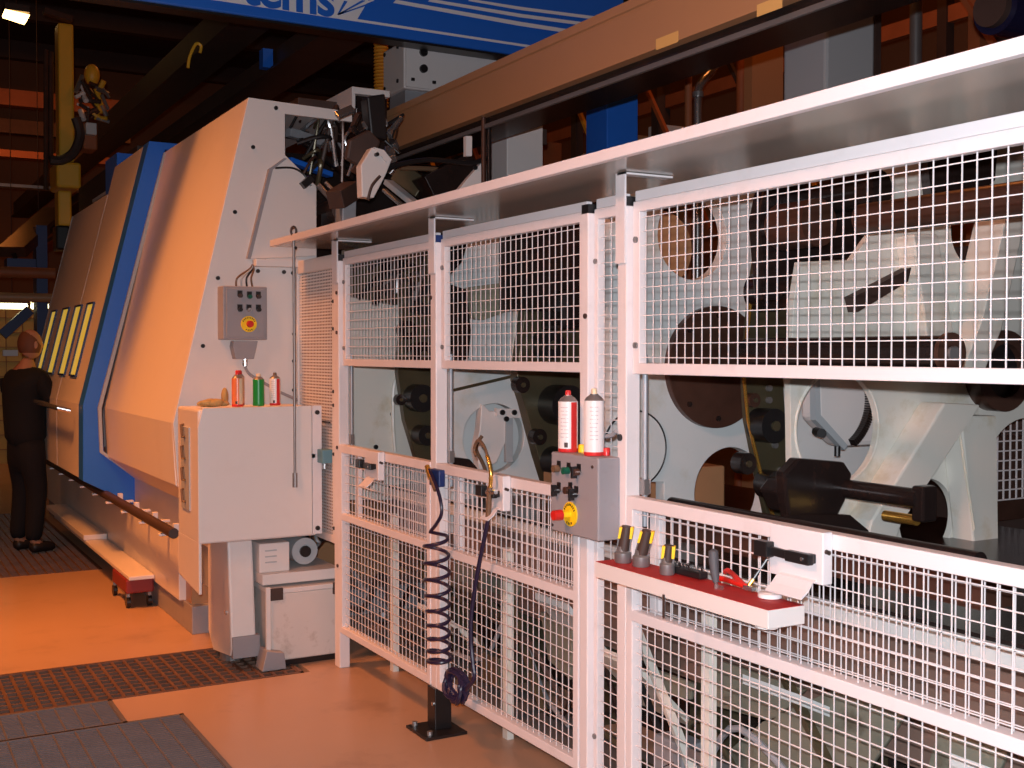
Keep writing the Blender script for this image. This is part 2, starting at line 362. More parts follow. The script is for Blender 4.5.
# bin box
bn = thing('coolant_box', 'scuffed white metal box on the floor under the side cabinet', 'box', (2.0, 5.8, 0))
scuffed = mat('scuffed_white', (0.66, 0.60, 0.56), .5, var=.05, stain=(.3, .22, .17), samt=.5, sscale=11)
MB().box(1.80, 2.18, 5.66, 6.12, .03, .375).build('box_body', scuffed, bn, bevel=.008)
MB().box(1.79, 2.19, 5.655, 6.13, .375, .40).build('box_lid', shell, bn, bevel=.004)
MB().box(1.795, 1.86, 5.645, 5.66, .345, .405).build('corner_clip', darksteel, bn); MB().box(2.13, 2.185, 5.645, 5.66, .345, .405).build('corner_clip', darksteel, bn)
MB().box(1.80, 2.18, 5.67, 6.12, 0, .03).build('rubber_base', black, bn)
# grey wedge at the foot
tag(MB().prism('y', 5.60, 5.72, [(1.735, 0.003), (1.86, 0.003), (1.85, .085), (1.76, .105)]).build('floor_wedge', grey, bevel=.004), 'small grey metal wedge on the floor between foot column and white box', 'wedge')
# shelf frame above the box, with pump parts
fr = thing('pump_frame', 'white angle frame over the scuffed box carrying a small motor', 'frame', (2.0, 5.9, 0))
MB().box(1.77, 2.19, 5.70, 6.19, .415, .47).build('frame_shelf', shell, fr, bevel=.004)
MB().box(1.77, 1.792, 5.64, 5.655, .0, .415).build('frame_leg', shell, fr)
MB().box(1.77, 1.93, 5.75, 6.15, .47, .62).build('junction_box', shell, fr, bevel=.006)
for z in (.52, .55, .58): MB().box(1.80, 1.86, 5.745, 5.75, z, z+.006).build('vent_slot', greylt, fr)
mo = MB().cyl((2.03, 5.80, .555), (2.03, 6.12, .555), .07, 24).build('motor', greylt, fr, smooth=True)
MB().cyl((2.03, 5.785, .555), (2.03, 5.80, .555), .03, 16).build('motor_cap', black, mo)
for k in range(5):
    x = 2.08+k*.022
    MB().tube(bez([(x, 6.1, .47), (x+.02, 5.9, .53+.02*k), (x-.01, 5.85, .60), (x+.02, 6.0, .648)]), .008).build('hose', [black, darksteel, greylt][k % 3], fr)
MB().box(1.67, 1.80, 6.30, 6.6, .30, .62).build('valve_block', galv, mh)
# blue interlock switch on perforated panel
sw = thing('interlock_switch', 'small teal blue interlock switch on the perforated fence panel', 'switch', (2.06, 5.64, 1.0))
teal = mat('teal_switch', (.10, .24, .30), .45)
MB().box(2.06, 2.122, 5.61, 5.69, 1.03, 1.10).build('switch_body', teal, sw, bevel=.004)
MB().box(2.03, 2.085, 5.70, 5.74, 1.045, 1.10).build('actuator_bracket', shell, sw, bevel=.003)
MB().box(2.015, 2.05, 5.69, 5.73, 1.055, 1.075).build('actuator_tongue', black, sw)
MB().cyl((2.085, 5.65, 1.0), (2.085, 5.65, 1.03), .012, 10).build('cable_gland', steel, sw)
# pull rod hanging
pr = thing('pull_rod', 'long grey steel pull rod hanging in front of the side cabinet', 'rod', (1.965, 5.67, .91))
MB().cyl((1.93, 5.66, .95), (1.93, 5.66, 2.19), .007, 10).build('rod', dullsteel, pr, smooth=True)
MB().tube([Vector((1.93+.014*cos(a), 5.66, 2.215+.022*sin(a))) for a in [i*pi/8 for i in range(17)]], .006).build('eyelet', darksteel, pr)
MB().cyl((1.93, 5.66, .912), (1.93, 5.66, .985), .013, 12).build('grip', dullsteel, pr)
MB().cyl((1.945, 5.66, 2.13), (1.93, 5.66, 2.13), .008, 12).build('catch', black, pr)

# ================================================================ WALL CONTROL BOX
def estop(par, c, n, up, side, r, big=1.0, dish=True):
    c, n, up, side = Vector(c), Vector(n), Vector(up), Vector(side)
    d = MB().cyl(c, c+n*.006, r, 28).build('emergency_disc', estopy, par)
    for k in range(9):
        a = pi*(.15+.7*k/8)
        p = c + n*.007 + side*cos(a)*r*.8 + up*sin(a)*r*.8
        MB().obox(p, side*cos(a+pi/2)+up*sin(a+pi/2), n, side*cos(a)+up*sin(a), r*.05, .0006, r*.10).build('lettering', black, d)
    for k in range(4):
        a = -pi*(.35+.3*k/3)
        p = c + n*.007 + side*cos(a)*r*.78 + up*sin(a)*r*.78
        MB().obox(p, side*cos(a+pi/2)+up*sin(a+pi/2), n, side*cos(a)+up*sin(a), r*.05, .0006, r*.10).build('lettering', black, d)
    MB().cyl(c+n*.006, c+n*.03*big, r*.30, 20).build('button_stem', estopy, par)
    MB().cyl(c+n*.03*big, c+n*.055*big, r*.44, 24, r*.40).build('emergency_button', red, par, smooth=True)
bx = thing('control_box', 'grey control box with yellow emergency stop on the white machine end', 'control box', (1.81, 6.13, 1.67))
MB().box(1.684, 1.925, 6.085, 6.195, 1.667, 1.953).build('box_body', grey, bx, bevel=.006)
MB().box(1.70, 1.905, 6.075, 6.085, 1.68, 1.94).build('box_lid', grey, bx, bevel=.003)
Q = [(1.772, 1.905), (1.823, 1.901), (1.872, 1.902), (1.771, 1.831), (1.82, 1.831), (1.872, 1.832), (1.819, 1.751)]
for i, m in enumerate((darksteel, dkgreen, darksteel, black, steel, black)):
    x, z = Q[i]
    MB().box(x-.013, x+.013, 6.069, 6.075, z-.005, z+.024).build('button_plate', black, bx)
    MB().cyl((x, 6.05, z-.004), (x, 6.075, z-.004), .011, 14).build('push_button', m, bx)
x, z = Q[6]
estop(bx, (x, 6.075, z), (0, -1, 0), (0, 0, 1), (1, 0, 0), .043, .7)
cc = P = (1.808, 6.09, 1.602)
cn = MB().prism('y', 6.10, 6.17, [(1.746, 1.661), (1.877, 1.661), (1.871, 1.629), (1.855, 1.564), (1.756, 1.564), (1.741, 1.629)]).build('plug_connector', grey, bx, bevel=.003)
MB().cyl((1.811, 6.12, 1.564), (1.811, 6.12, 1.527), .014, 12).build('cable_gland', steel, bx)
MB().tube(bez([(1.817, 6.14, 1.526), (1.828, 6.14, 1.499), (1.855, 6.14, 1.472), (1.933, 6.14, 1.427), (2.011, 6.14, 1.382), (2.114, 6.14, 1.336)]), .008).build('cable', grey, bx)
for i, (a, b) in enumerate([(236, 250), (242, 252), (248, 254), (257, 256)]):
    MB().tube(bez([Vector(p) for p in ([(1.771+.03*i*1.0, 6.14, 1.95), (1.776+.025*i, 6.13, 2.0), (1.848+.008*i, 6.15, 2.05), (1.865, 6.15, 2.075)])]), .0055).build('cable', [hosebr, greylt, black, hosebr][i], bx)
# ================================================================ SPRAY CANS
printm = mat('faint_grey_print', (.55, .48, .50), .4)
def can(label, c, h, r, body, stripe, capm, cap_r, group, band=None):
    x, y, z = c
    t = thing('spray_can', label, 'spray can', c, group)
    MB().lathe(c, [(r*.96, 0), (r, .004), (r, .012)], 28).build('rim', capm if band is None else band, t, smooth=True)
    b = MB().lathe(c, [(r*.985, .012), (r*.985, h*.82)], 28).build('can_body', body, t, smooth=True)
    if stripe:
        q = MB(); 
        a0 = math.degrees(math.atan2(-y, -x)) + 18
        for k in range(6):
            a = radians(a0 + k*7); a2 = radians(a0 + (k+1)*7)
            v = [q.b.verts.new((x+cos(t_)*r*1.005, y+sin(t_)*r*1.005, z+zz)) for t_, zz in ((a, .012), (a2, .012), (a2, h*.81), (a, h*.81))]
            q.b.faces.new(v)
        q.build('printed_stripe', stripe, b)
        q = MB()
        for k in range(3):
            a = radians(a0 - 40 + k*7); a2 = radians(a0 - 40 + (k+1)*7)
            v = [q.b.verts.new((x+cos(t_)*r*1.005, y+sin(t_)*r*1.005, z+zz)) for t_, zz in ((a, h*.08), (a2, h*.08), (a2, h*.16), (a, h*.16))]
            q.b.faces.new(v)
        q.build('bar_code', darksteel, b)
    if body is paper:
        q = MB(); am = math.degrees(math.atan2(-y, -x)) - (22 if stripe else 0)
        for row in range(9):
            for k in range(-3, 3):
                if (row*5+k*3) % 7 == 0: continue
                a = radians(am + k*8); a2 = radians(am + k*8 + 7); zz = h*(.24+row*.06)
                v = [q.b.verts.new((x+cos(t_)*r*1.004, y+sin(t_)*r*1.004, z+z_)) for t_, z_ in ((a, zz), (a2, zz), (a2, zz+h*.012), (a, zz+h*.012))]
                q.b.faces.new(v)
        q.build('printed_lines', printm, b)
    MB().lathe(c, [(r*.97, h*.82), (r*.75, h*.87), (r*.42, h*.905), (r*.40, h*.92)], 28).build('shoulder', dullsteel, t, smooth=True)
    MB().lathe(c, [(cap_r, h*.89), (cap_r, h*.97), (cap_r*.8, h)], 18).build('cap', capm, t, smooth=True)
    return t
CT = 1.326
g1 = 'spray cans on the side cabinet'
can('orange and cream spray can at the left front of the cabinet top', (1.665, 5.76, CT), .175, .029, canor, cancream, canred, .010, g1)
can('spray can with a dark red cap behind the orange and cream can', (1.70, 5.86, CT), .182, .029, canor, cancream, canred, .017, g1)
can('green spray can with pale cap on the side cabinet', (1.783, 5.79, CT), .165, .029, green, None, cancream, .012, g1, band=green)
can('white and dark red spray can with bare nozzle on the side cabinet', (1.873, 5.80, CT), .17, .028, paper, canred, hosebr, .009, g1, band=canred)
rg = MB()
for k in range(14):
    a = random.random()*6.3
    rg.ball((1.57+.055*cos(a)*random.random()*1.6, 5.80+.03*sin(a), CT+.014+random.random()*.012), .022+random.random()*.012, 10, 7, (1.3, .9, .6))
rg.ball((1.625, 5.85, CT+.05), .03, 10, 7, (.6, .8, 1.5))
tag(rg.build('work_glove', rag, smooth=True), 'crumpled yellowish work rag beside the spray cans on the side cabinet', 'rag')
# ================================================================ FENCE
XF = 2.10            # front of the posts
def screws(par, pts, m=darksteel, r=.009):
    for p in pts: MB().cyl(p, (p[0]-.006, p[1], p[2]), r, 10).build('bolt', m, par)
def post(label, y0, y1, z1=2.06, foot=False, z0=0.0, x1=XF+.055, capmat=black):
    t = thing('fence_post', label, 'fence post', (XF+.025, (y0+y1)/2, 0))
    MB().box(XF, x1, y0, y1, z0, z1).build('post_tube', white, t, bevel=.004)
    MB().box(XF+.004, x1-.004, y0+.004, y1-.004, z1, z1+.03).build('post_cap', capmat, t)
    return t
YP1 = (5.481, 5.551)
YP2 = (4.358, 4.411)
YP3 = (3.203, 3.252)
YP4 = (2.983, 3.032)
p1 = post('white fence post at the end of the perforated panel, its foot beside the scuffed box', *YP1)
p2 = post('white fence post with black floor foot, behind the coiled hose', *YP2, z0=.17, capmat=bluedk)
MB().box(XF-.012, XF+.065, YP2[0]-.012, YP2[1]+.012, .012, .185).build('foot_sleeve', black, p2, bevel=.003)
MB().box(XF-.09, XF+.10, YP2[0]-.09, YP2[1]+.06, 0, .013).build('foot_plate', black, p2, bevel=.002)
for yy in (YP2[0]-.06, YP2[1]+.035):
    MB().cyl((XF-.06, yy, .013), (XF-.06, yy, .03), .012, 8).build('anchor_bolt', dullsteel, p2)
MB().cyl((XF-.018, (YP2[0]+YP2[1])/2-.02, .12), (XF-.010, (YP2[0]+YP2[1])/2-.02, .12), .009, 10).build('bolt', steel, p2)
p3 = post('white fence post behind the grey hanging control box', *YP3)
p4 = post('white fence post right of the hanging control box, behind the tool tray end', *YP4)
screws(p1, [(XF, YP1[0]+.02, z) for z in (.52, 1.12, 1.7, 1.9, 2.0)])
screws(p2, [(XF, YP2[1]-.01, z) for z in (1.83, 2.02)])
screws(p4, [(XF, YP4[0]+.03, z) for z in (1.94, 2.07, 1.33)], black, .011)
screws(p3, [(XF, YP3[0]+.012, z) for z in (1.72,)])
def wires(g, x, y0, y1, z0, z1, py=.0395, pz=.0425, w=.0026, off=0.0):
    n = max(1, round((y1-y0)/py))
    for i in range(n):
        y = y0+(y1-y0)*(i+.5)/n; g.box(x, x+w, y-w/2, y+w/2, z0, z1)
    n = max(1, round((z1-z0)/pz))
    for i in range(n):
        z = z0+(z1-z0)*(i+.5)/n; g.box(x-w, x, y0, y1, z-w/2, z+w/2)
    return g
def panel(name, label, y0, y1, z0, z1, x=XF+.022, fw=.034, ft=.028, cat='fence panel', top=None, bot=None, clips=True, grp=None, fwl=None, fwr=None):
    top = fw if top is None else top; bot = fw if bot is None else bot; fwl = fwl or fw; fwr = fwr or fw
    t = thing(name, label, cat, (x+ft/2, (y0+y1)/2, z0), grp)
    g = MB().prism('x', x, x+ft, [(y0, z0), (y1, z0), (y1, z1), (y0, z1)], [[(y0+fwr, z0+bot), (y1-fwl, z0+bot), (y1-fwl, z1-top), (y0+fwr, z1-top)]])
    g.build('panel_frame', white, t, bevel=.0025)
    wires(MB(), x+ft*.45, y0+fwr-.004, y1-fwl+.004, z0+bot-.004, z1-top+.004).build('wire_mesh', white, t)
    if clips:
        for z in (z0+.09, z1-.12):
            MB().cyl((x-.007, y1-.018, z), (x, y1-.018, z), .010, 10).build('bolt', dullsteel, t)
    return t
YA0, YA1 = YP2[1]+.004, YP1[0]-.004
YB0, YB1 = YP3[1]+.004, YP2[0]-.004
YC0, YC1 = YP4[1]+.004, YP3[0]-.004
YD0, YD1 = 0.95, YP4[0]-.004
UZ0, UZ1, UZT = 1.532, 2.072, 2.106
up = 'upper mesh panels of the safety fence'
def header(t, y0, y1):
    MB().box(XF+.030, XF+.052, y0, y1, UZ1+.002, UZT).build('header_strip', white, t, bevel=.002)
ua = panel('mesh_panel', 'far upper wire mesh fence panel, beside the perforated panel', YA0, YA1, UZ0, UZ1); header(ua, YA0, YA1)
ub = panel('mesh_panel', 'middle upper wire mesh fence panel, above the two white spray cans', YB0, YB1, UZ0, UZ1); header(ub, YB0, YB1)
uc = panel('mesh_panel', 'narrow full height mesh strip between the two posts at the hanging control box', YC0, YC1, 0.06, UZ1, top=.034, fw=.022, clips=False); header(uc, YC0, YC1)
ud = panel('mesh_panel', 'large near upper wire mesh fence panel on the right', YD0, YD1, UZ0, UZ1); header(ud, YD0, YD1)
screws(uc, [(XF+.022, YC1-.011, z) for z in (.32, 1.9)] + [(XF+.022, YC0+.011, z) for z in (.28, 1.95)], dullsteel)
# perforated end panel
def perf(t, y0, y1, z0, z1, x):
    g = MB(); w = .0085; p = .0165
    n = int((y1-y0)/.023)
    for i in range(n+1): y = y0+(y1-y0)*i/n; g.box(x, x+.001, y-w/2, y+w/2, z0, z1)
    n = int((z1-z0)/p)
    for i in range(n+1): z = z0+(z1-z0)*i/n; g.box(x-.0002, x+.0008, y0, y1, z-w/2, z+w/2)
    return g.build('perforated_sheet', shell, t)
pp = thing('perforated_panel', 'tall perforated sheet panel between the machine end and the first fence post', 'fence panel', (XF+.04, 5.8, .62))
PY0, PY1 = YP1[1]+.004, 6.16
MB().prism('x', XF+.01, XF+.035, [(PY0, .62), (PY1, .62), (PY1, 2.10), (PY0, 2.10)], [[(PY0+.05, .66), (PY1-.03, .66), (PY1-.03, 2.03), (PY0+.05, 2.03)]]).build('panel_frame', shell, pp, bevel=.003)
perf(pp, PY0+.045, PY1-.026, .655, 2.035, XF+.02)
screws(pp, [(XF+.01, PY0+.022, z) for z in (.70, 1.08, 1.33, 1.40, 1.72, 1.86, 2.0)], black, .009)
MB().box(XF+.0, XF+.01, PY0+.07, PY0+.17, 1.235, 1.243).build('slot_bar', black, pp)
# lower gates with latch boxes and the lowered slide mesh behind
def gate(label, y0, y1, z0, z1, zm, ybrace, ylatch, grp, near=False):
    x = XF-.002; ft = .04
    t = thing('fence_gate', label, 'gate', (x+ft/2, (y0+y1)/2, z0), grp)
    fw = .034
    MB().prism('x', x, x+ft, [(y0, z0), (y1, z0), (y1, z1), (y0, z1)],
        [[(y0+fw, z0+fw), (y1-fw, z0+fw), (y1-fw, zm-fw), (y0+fw, zm-fw)], [(y0+fw, zm), (y1-fw, zm), (y1-fw, z1-fw-.006), (y0+fw, z1-fw-.006)]]).build('gate_frame', white, t, bevel=.003)
    wires(MB(), x+ft*.45, y0+fw-.004, y1-fw+.004, zm-.004, z1-fw).build('wire_mesh', white, t)
    wires(MB(), x+ft*.45, y0+fw-.004, y1-fw+.004, z0+fw-.004, zm-fw+.004).build('wire_mesh', white, t)
    MB().box(2.31, 2.34, ybrace-.02, ybrace+.02, 0.0, zm).build('brace', casting2, t)
    # slide panel behind
    sx = XF+.075
    st = thing('slide_panel', 'second wire mesh slide panel lowered behind the ' + label.split(',')[0], 'fence panel', (sx, (y0+y1)/2, zm-.06), 'lowered slide panels behind the gates')
    zs0, zs1 = zm-.05, z1-.035
    MB().prism('x', sx, sx+.022, [(y0+.02, zs0), (y1-.02, zs0), (y1-.02, zs1), (y0+.02, zs1)], [[(y0+.042, zs0+.03), (y1-.07, zs0+.03), (y1-.07, zs1-.022), (y0+.042, zs1-.022)]]).build('panel_frame', white, st, bevel=.002)
    wires(MB(), sx+.01, y0+.04, y1-.066, zs0+.026, zs1-.018).build('wire_mesh', white, st)
    # guide rod of the slide panel
    MB().cyl((XF+.062, y1-.012, z1-.1), (XF+.062, y1-.012, UZ0+.06), .009, 12).build('guide_rod', galv, st, smooth=True)
    MB().box(XF+.052, XF+.072, y1-.023, y1-.001, z1+.0, z1+.05).build('rod_clamp', dullsteel, st)
    # latch
    L0, L1 = ylatch
    MB().box(x-.035, x-.002, L0, L1, z1-.125, z1+.006).build('latch_box', white, t, bevel=.003)
    hx = x-.035
    g = MB()
    g.obox((hx-.022, L0+.06, z1-.062), (0,1,0), (1,0,0), (0,0,1), .042, .010, .014)
    g.bar((hx-.022, L0+.085, z1-.062), (hx-.024, L1-.01, z1-.058), .014, .022)
    g.obox((hx-.03, L1-.01, z1-.056), (0,1,0), (1,0,0), (0,0,1), .025, .014, .020)
    g.obox((hx-.010, L0+.035, z1-.062), (0,1,0), (1,0,0), (0,0,1), .012, .012, .012)
    hnd = g.build('latch_handle', black, t, bevel=.003)
    MB().cyl((hx-.034, L0+.04, z1-.062), (hx-.031, L0+.04, z1-.062), .005, 8).build('handle_screw', steel, hnd)
    q = MB()
    a, b = L0+.02, L1-.04
    prof = [(hx+.01, z1-.115), (hx-.015, z1-.122), (hx-.030, z1-.138), (hx-.052, z1-.155), (hx-.051, z1-.159), (hx-.027, z1-.142), (hx-.012, z1-.119), (hx+.01, z1-.111)]
    q.prism('y', a, b, prof).build('chute_flap', white, t)
    MB().cyl((x-.016, L0-.003, z1-.045), (x-.016, L0, z1-.045), .006, 8).build('screw', darksteel, t)
    MB().cyl((x-.024, L0-.003, z1-.042), (x-.024, L0, z1-.042), .006, 8).build('screw', darksteel, t)
    return t
GZ0, GZ1, GZM = .185, 1.137, .792
ga = gate('far lower fence gate, between the first post and the post with the coiled hose', YA0, YA1, GZ0, GZ1, GZM, 5.31, (4.891, 5.047), 'lower fence gates')
gb = gate('middle lower fence gate, behind the coiled hose and the hanging air gun', YB0, YB1, GZ0, GZ1, GZM, 4.142, (3.714, 3.838), 'lower fence gates')
gc = gate('near lower fence gate, behind the red tool tray', YD0, YD1, GZ0, GZ1+.012, GZM, 2.846, (2.09, 2.28), 'lower fence gates')
# canopy shelf with flat bar brackets
cs = thing('canopy_shelf', 'long pale glossy canopy board running over the whole safety fence', 'canopy', (2.1, 3.6, 2.164))
MB().box(1.945, 2.42, 0.6, 6.02, 2.166, 2.176).build('canopy_board', undershelf, cs)
MB().prism('x', 1.92, 1.945, [(0.6, 2.164), (6.02, 2.164), (6.02, 2.198), (0.6, 2.198)]).build('front_lip', white, cs, bevel=.002)
for (yy, ye, zz) in ((*YP1, 2.0), (*YP2, 1.98), (*YP4, 1.93)):
    g = MB().box(XF-.008, XF-.001, yy, ye, zz-.05, 2.164)
    g.box(XF-.008, 2.28, yy, yy+.04, 2.158, 2.164)
    g.build('flat_bracket', white, cs)
# ================================================================ HANGING CONTROL BOX
hb = thing('control_box', 'grey control box with red mushroom button hanging on the fence posts', 'control box', (2.06, 3.16, 1.0))
hx = 2.015; hy0, hy1, hz0, hz1 = 3.013, 3.296, 1.005, 1.268
MB().box(hx, 2.098, hy0, hy1, hz0, hz1).build('box_body', grey, hb, bevel=.005)
for y_, z_, m_, lever in [(3.248, 1.215, 'h', 0), (3.187, 1.214, 'g', 0), (3.126, 1.215, 'r', 1), (3.248, 1.144, 'k', 1), (3.177, 1.151, 'b', 0), (3.141, 1.142, 'k', 1)]:
    mm = {'h': hosebr, 'g': dkgreen, 'r': brownsteel, 'k': black, 'b': brownsteel}[m_]
    MB().box(hx-.002, hx, y_-.014, y_+.008, z_-.002, z_+.026).build('button_plate', black, hb)
    MB().cyl((hx, y_, z_), (hx-.022, y_, z_), .012, 16).build('push_button', mm, hb)
    if lever: MB().box(hx-.028, hx-.008, y_-.004, y_+.004, z_-.02, z_+.018).build('switch_lever', black, hb); MB().box(hx-.012, hx-.006, y_-.028, y_-.012, z_, z_+.004).build('switch_key', steel, hb)
ec = (3.171, 1.073)
estop(hb, (hx, ec[0], ec[1]), (-1, 0, 0), (0, 0, 1), (0, -1, 0), .040, 1.25)
MB().cyl((hx-.004, hy0+.03, hz1-.03), (hx, hy0+.03, hz1-.03), .005, 8).build('corner_screw', darksteel, hb)
MB().cyl((hx-.004, hy1-.012, hz0+.018), (hx, hy1-.012, hz0+.018), .005, 8).build('corner_screw', darksteel, hb)
g2 = 'spray cans on the hanging control box'
z2 = hz1+.001
can('white and red spray can with red nozzle on the hanging control box', (2.055, 3.253, z2), .205, .0335, paper, canred, canred, .010, g2)
can('white spray can with pale nozzle on the hanging control box', (2.058, 3.101, z2), .215, .0335, paper, None, cancream, .010, g2, band=canred)
tag(MB().lathe((2.085, 3.211, z2), [(.014, 0), (.014, .022), (.011, .026)], 16).build('yellow_bottle', estopy, smooth=True), 'tiny yellow bottle standing between the two white spray cans', 'bottle')
tag(MB().lathe((2.088, 3.074, z2), [(.012, 0), (.012, .022), (.010, .025)], 16).build('red_bottle', canred, smooth=True), 'tiny red bottle standing right of the two white spray cans', 'bottle')
tag(MB().tube(bez([(2.09, 3.08, 1.33), (2.09, 3.046, 1.335), (2.09, 3.024, 1.35)], 4), .007, 8).build('hose_hook', galv), 'short grey metal hook sticking out beside the right hand spray can', 'hook')
# ================================================================ TOOL TRAY
ty0, ty1 = 2.16, 2.932
tz1, tz0 = .962, .914
tt = thing('tool_tray', 'white tool tray with red mat fixed in front of the near gate', 'tray', (2.03, (ty0+ty1)/2, tz0))
MB().box(1.95, 2.072, ty0, ty1, tz0, tz1-.001).build('tray_body', shell, tt, bevel=.002)
MB().box(1.952, 2.071, ty0+.002, ty1-.002, tz1-.001, tz1+.0005).build('rubber_mat', redmat, tt)
MB().box(2.072, 2.097, ty0+.1, ty0+.14, tz0+.01, tz1-.01).box(2.072, 2.097, ty1-.14, ty1-.1, tz0+.01, tz1-.01).build('mount_hook', galv, tt)
MB().box(1.947, 1.95, ty0+.42, ty0+.428, tz0-.055, tz0+.01).build('hanging_strip', darksteel, tt)
MB().cyl((2.0, ty0+.06, tz0-.012), (2.0, ty0+.06, tz0), .03, 16).build('foot_disc', shell, tt)
def onm(px, py, z=.962): return None
T = dict([('m1', (2.011, 2.871)), ('m2', (2.02, 2.79)), ('m3', (2.012, 2.652)), ('b1', (2.043, 2.669)), ('b2', (2.049, 2.531)), ('k1', (2.007, 2.429)), ('r1', (2.086, 2.478)), ('r2', (2.058, 2.37)), ('pn', (2.091, 2.396)), ('tp', (2.055, 2.27))])
def endmill(label, c, h, r, lean, m2=brass):
    t = thing('milling_cutter', label, 'milling cutter', (c[0], c[1], tz1+.001), 'indexable milling cutters on the tray')
    z = tz1+.001
    MB().lathe((c[0], c[1], z), [(r*.9, 0), (r, .004), (r*1.0, .03), (r*.72, .036), (r*.68, .05)], 20).build('holder', dullsteel, t, smooth=True)
    d = Vector((lean[0], lean[1], 1)).normalized()
    b = Vector((c[0], c[1], z+.03))
    MB().cyl(b, b+d*(h-.03), r*.72, 18, r*.62).build('cutter_body', darksteel, t, smooth=True)
    for s in (0, 1):
        a = 2.4 + s*pi
        q = b + d*(h-.05)
        w = Vector((cos(a), sin(a), 0))
        MB().obox(q + w*r*.6, d, w.cross(d), w, .018, .010, .006).build('carbide_insert', estopy, t, bevel=.001)
        MB().obox(q - d*.035 + w*r*.6, d, w.cross(d), w, .022, .004, .006).build('flute_edge', steel, t)
    return t
endmill('dark milling cutter standing leftmost on the red tray', T['m1'], .112, .026, (.10, -.12))
endmill('dark milling cutter with yellow insert standing second from the left on the red tray', T['m2'], .112, .026, (.12, -.25))
endmill('short dark cutter with brass coloured inserts standing next to the black brush', T['m3'], .085, .022, (.05, -.1))
br = thing('brush', 'black bristle brush lying along the red tray', 'brush', ((T['b1'][0]+T['b2'][0])/2, (T['b1'][1]+T['b2'][1])/2, tz1))
A_, B_ = Vector((*T['b1'], tz1+.014)), Vector((*T['b2'], tz1+.014))
MB().bar(A_, B_, .03, .02).build('brush_back', black, br, bevel=.004)
g = MB()
for k in range(60):
    p = A_.lerp(B_, random.random()) + Vector((random.uniform(-.014, .014), 0, 0)); g.cyl(p+Vector((0,0,.008)), p+Vector((random.uniform(-.004,.004), random.uniform(-.004,.004), .022)), .001, 4)
g.build('bristles', oily, br)
kn = thing('knife', 'short knife with grey rubber handle stuck upright in the red tray', 'knife', (*T['k1'], tz1))
kx, ky = T['k1']
MB().tube([(kx, ky, tz1+.018), (kx, ky+.006, tz1+.045), (kx, ky+.010, tz1+.075), (kx, ky+.012, tz1+.100), (kx, ky+.012, tz1+.106)], [.009, .012, .014, .0135, .005], 12).build('handle', mat('dark_rubber_grip', (.08, .08, .09), .6), kn, smooth=True)
MB().prism('y', ky-.03, ky-.002, [(kx-.001, tz1), (kx+.001, tz1), (kx+.001, tz1+.012), (kx-.001, tz1+.012)]).cyl((kx, ky, tz1), (kx, ky, tz1+.02), .006, 10).build('blade', steel, kn)
pl = thing('pliers', 'red handled pliers lying open on the red tray', 'pliers', (*T['r1'], tz1))
r1, r2 = Vector((*T['r1'], tz1+.018)), Vector((*T['r2'], tz1+.012))
MB().tube(bez([r1+Vector((.02,.03,.006)), r1+Vector((.01,0,.012)), r2]), .0075, 8).build('handle', red, pl, smooth=True)
MB().tube(bez([r1+Vector((-.02,.02,-.006)), r1+Vector((-.02,-.02,-.004)), r2]), .0075, 8).build('handle', red, pl, smooth=True)
MB().bar(r2+Vector((0,0,-.002)), r2+Vector((.0,-.035,-.002)), .016, .01).build('jaws', steel, pl)
pn = thing('marker_pen', 'thin dark marker pen leaning against the mesh above the tray', 'pen', (*T['pn'], tz1))
q0 = Vector((*T['pn'], tz1+.003))
MB().cyl(q0, q0+Vector((.045, -.025, .075)), .005, 10).build('barrel', black, pn)
MB().cyl(q0, q0+Vector((.012, -.007, .02)), .0058, 10).build('cap', brass, pn)
tp = thing('tape_roll', 'white roll of tape lying on the right end of the red tray', 'tape', (*T['tp'], tz1))
MB().lathe((*T['tp'], tz1), [(.026, 0), (.031, .002), (.031, .012), (.026, .014)], 32).build('roll', paper, tp, smooth=True)
MB().lathe((*T['tp'], tz1+.0141), [(.020, 0), (.019, .001)], 28).build('core', shell, tp)
# ================================================================ COILED HOSE AND AIR GUN
ch = thing('coiled_hose', 'navy coiled air hose hanging with its brass fitting on the post above the black foot', 'hose', (2.05, 4.3, .38))
hxp = 2.045
def hp(px, py, x=2.045): return None
H1 = [(2.06, 4.352, 1.118), (2.06, 4.294, 1.074), (2.06, 4.238, 1.005), (2.06, 4.225, 0.945), (2.06, 4.267, 0.899), (2.06, 4.334, 0.853)]
HC = [(2.045, 4.236, 0.851), (2.045, 4.201, 0.333)]
pts = [Vector(p) for p in bez(H1, 6)]
N = 8*20; zt, zb = HC[0][2], HC[1][2]
for i in range(N):
    u = i/N; a = 2*pi*u*9 + .5*pi
    zz = zt + (zb-zt)*(1-(1-u)**1.25)
    yy = HC[0][1]*(1-u) + HC[1][1]*u
    rr = .050 + .004*sin(7*u)
    pts.append(Vector((2.040 + rr*sin(a)*.9, yy + rr*cos(a)*1.15, zz)))
MB().tube(pts, .0075, 8).build('coil', coilm, ch, smooth=True)
C0 = Vector((2.03, 4.036, 0.287))
for k in range(7):
    r_ = .062 - .004*(k % 3); dx = -.014 + .0045*k
    tl = [(C0.x+dx+.01*sin(3*a+k), C0.y+(r_+.006*sin(2*a+k*2))*cos(a)*1.15, C0.z+(r_+.004*cos(3*a+k))*sin(a)) for a in [2*pi*i/28 for i in range(29)]]
    MB().tube(tl, .0085, 8).build('bundle_loop', coilm, ch, smooth=True)
K1 = [(2.03, 3.95, 0.293), (2.03, 3.883, 0.357), (2.03, 3.891, 0.409), (2.03, 3.907, 0.497), (2.03, 3.899, 0.615), (2.03, 3.849, 0.777), (2.03, 3.793, 0.917), (2.03, 3.769, 0.977)]
